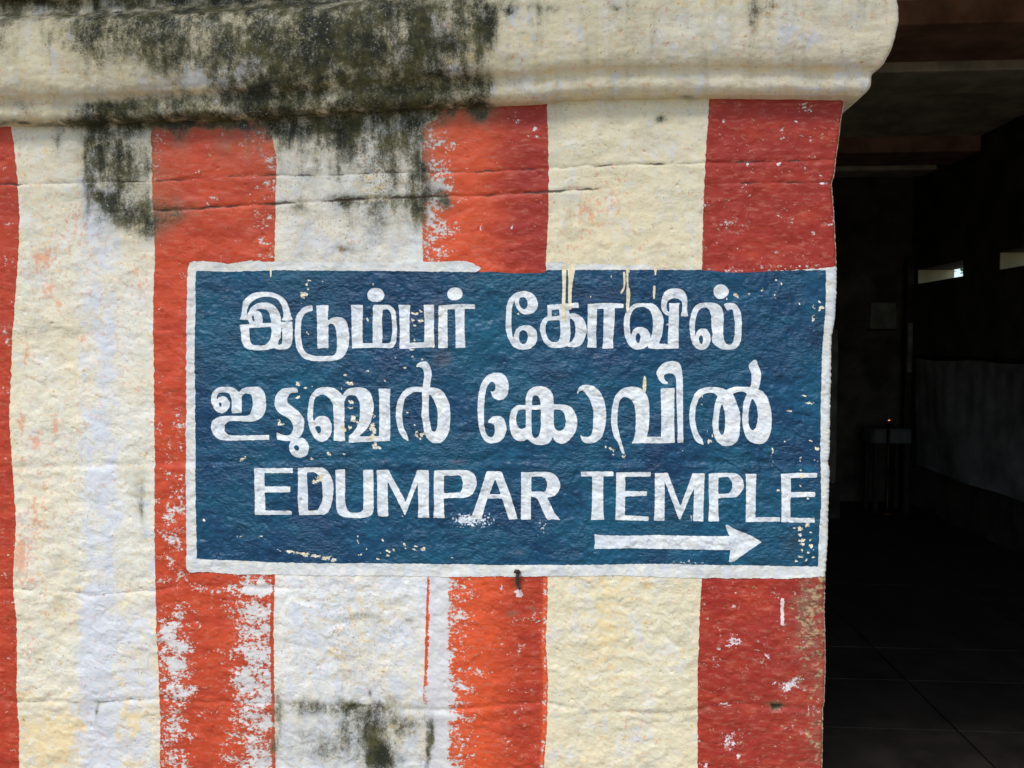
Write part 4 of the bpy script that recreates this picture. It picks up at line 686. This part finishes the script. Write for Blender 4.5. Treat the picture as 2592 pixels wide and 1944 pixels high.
s_ = mesh_obj('sheet', np.array(V), np.array([(j*(n_+1)+i, j*(n_+1)+i+1, (j+1)*(n_+1)+i+1, (j+1)*(n_+1)+i) for j in range(m_) for i in range(n_)]), M_sheet, rt); s_.location = -rt.location
r_ = tube('rail', [(XR-.07, Yn-.1, 1.392), (XR-.07, Yf+.05, 1.392)], .012, M_wood, rt); r_.location = -rt.location
# posts, wall panel, cloth covered table, oil lamp
M_post = plain('pale_post', lin((120, 122, 112)), 0.8, 0.3, 8)
a, b_ = wpt(2286, 940, 6.25), wpt(2303, 940, 6.25)
p1 = boxes('worn_post', [(a[0], b_[0], 6.2, 6.27, 0.02, 2.3)], M_wood, None, 0.006); tag(p1, 'worn wooden post in the far right corner of the dark hall', 'post')
c_ = boxes('plaster_patch', [(a[0]+.015, b_[0]-.004, 6.193, 6.199, 1.25, 1.7)], M_post, p1)  # thin pale strip standing in for the highlight on the post
a, b_ = wpt(2092, 960, 5.6), wpt(2121, 960, 5.6)
p2 = boxes('stone_post', [(a[0], b_[0], 5.6, 5.7, 0.02, float(wpt(2110, 833, 5.6)[2]))], M_post, None, 0.01); tag(p2, 'pale upright stone post showing just behind the edge of the striped wall', 'post')
boxes('post_base', [(a[0]-.05, b_[0]+.03, 5.57, 5.73, 0.02, 0.32)], M_stone, p2, 0.01)
a, b_ = wpt(2202, 832, 6.37), wpt(2270, 766, 6.37)
pn_ = boxes('wall_panel', [(a[0], b_[0], 6.365, 6.395, a[2], b_[2])], M_post, None, 0.004); tag(pn_, 'dim grey panel mounted high on the back wall of the hall', 'panel')
boxes('frame', [(a[0]-.02, b_[0]+.0, 6.355, 6.39, a[2]-.02, a[2]-.002)], M_wood, pn_, 0.003)
tx, ty = 2.84, 5.95; tz = 0.76
tb_ = tag(empty('side_table', (tx, ty, 0.022)), 'small wooden table at the back of the hall beside the lamp', 'table')
boxes('table_top', [(-.16, .16, -.14, .14, tz-.05, tz-.022)], M_wood, tb_, 0.004)
for sx_ in (-.13, .13):
    for sy_ in (-.11, .11): boxes('leg', [(sx_-.018, sx_+.018, sy_-.018, sy_+.018, 0, tz-.052)], M_wood, tb_, 0.003)
V = []; 
for j in range(7):
    for i in range(41):
        w_ = 2*math.pi*i/40; cx_, sy2 = math.cos(w_), math.sin(w_); k_ = 1/max(abs(cx_)/.165, abs(sy2)/.145)
        rr = k_*(0.0 if j == 0 else 1.0)+(0.008*math.sin(w_*13)+.006)*max(0, j-1)/5
        V.append((tx+cx_*rr, ty+sy2*rr, tz+.004-(0 if j < 2 else (j-1)*.024)))
M_cloth = plain('pale_cloth', lin((96, 98, 96)), 0.9, 0.1, 30)
tcl = mesh_obj('table_cloth', np.array(V)-np.array([tx, ty, tz]), np.array([(j*41+i, j*41+i+1, (j+1)*41+i+1, (j+1)*41+i) for j in range(6) for i in range(40)]), M_cloth); tcl.location = (tx, ty, tz)
tag(tcl, 'pale cloth draped over the small table deep in the hall', 'cloth')
lp = wpt(2250, 1064, 5.75); ol = tag(empty('oil_lamp', (lp[0], lp[1], 0.022)), 'tall oil lamp with a tiny orange flame burning in the dark hall', 'oil lamp')
hz = lp[2]-0.022
prof = [(.0, 0), (.07, 0), (.075, .02), (.03, .05), (.015, .09), (.012, hz*.5), (.02, hz*.52), (.012, hz*.55), (.012, hz-.06), (.03, hz-.035), (.05, hz-.012), (.046, hz-.010), (.0, hz-.02)]
V = [(r*math.cos(t*math.pi/10), r*math.sin(t*math.pi/10), z) for r, z in prof for t in range(20)]
mesh_obj('stand', np.array(V), np.array([(j*20+i, j*20+(i+1) % 20, (j+1)*20+(i+1) % 20, (j+1)*20+i) for j in range(len(prof)-1) for i in range(20)]), plain('dull_brass', lin((70, 52, 30)), 0.45, 0.2, 20, 0.5, 0, 0.8), ol)
fb = MB('flame'); fb.p.inputs['Emission Color'].default_value = lin((255, 150, 60)); fb.p.inputs['Emission Strength'].default_value = 1.2; fb.done(lin((255, 170, 90)))
V = [(x_+r*math.cos(t*math.pi/5), r*math.sin(t*math.pi/5), z) for x_, r, z in ((0, .0005, -.006), (0, .006, -.003), (.001, .007, .0), (.002, .004, .006), (.003, .0005, .012)) for t in range(10)]
f_ = mesh_obj('flame', np.array(V)*np.array([1.5, 1, .45])+np.array([0, 0, hz]), np.array([(j*10+i, j*10+(i+1) % 10, (j+1)*10+(i+1) % 10, (j+1)*10+i) for j in range(4) for i in range(10)]), fb.m, ol)

# ---------------------------------------------------------------- tree outside, seen through the slit
R = random.Random(11)
tr = tag(empty('leafy_tree', (7.4, 10.9, 0)), 'leafy tree outside, glimpsed through the narrow wall slit', 'tree')
M_bark = plain('bark', lin((82, 66, 48)), 0.95, 0.3, 12); M_leaf = plain('leaf', lin((62, 88, 34)), 0.6, 0.5, 3)
tk = tube('trunk', [(0, 0, -.05), (.05, 0, 1.2), (-.02, .05, 2.4), (.1, 0, 3.6), (.05, .1, 5.2)], [.22, .17, .14, .1, .03], M_bark, tr)
for q in range(6):
    w_ = q*1.05; z0 = 1.7+.45*q; tube('limb', [(0, 0, z0), (.5*math.cos(w_), .5*math.sin(w_), z0+.5), (1.3*math.cos(w_), 1.3*math.sin(w_), z0+.9)], [.07, .05, .015], M_bark, tk)
V = []; Fc = []
for q in range(60):
    w_ = R.uniform(0, 6.28); r0 = 1.6*math.sqrt(R.random()); c0 = Vector((r0*math.cos(w_), r0*math.sin(w_), R.uniform(1.9, 5.6)))
    for _ in range(70):
        p = c0+Vector((R.gauss(0, .22), R.gauss(0, .22), R.gauss(0, .18))); a1 = Vector((R.uniform(-1, 1), R.uniform(-1, 1), R.uniform(-.6, .6))).normalized(); b1 = a1.orthogonal().normalized()
        n0 = len(V); l_ = R.uniform(.05, .09); V += [tuple(p), tuple(p+a1*l_+b1*l_*.4), tuple(p+a1*l_*2), tuple(p+a1*l_-b1*l_*.4)]; Fc.append((n0, n0+1, n0+2, n0+3))
mesh_obj('crown', np.array(V), np.array(Fc), M_leaf, tr, smooth=False)
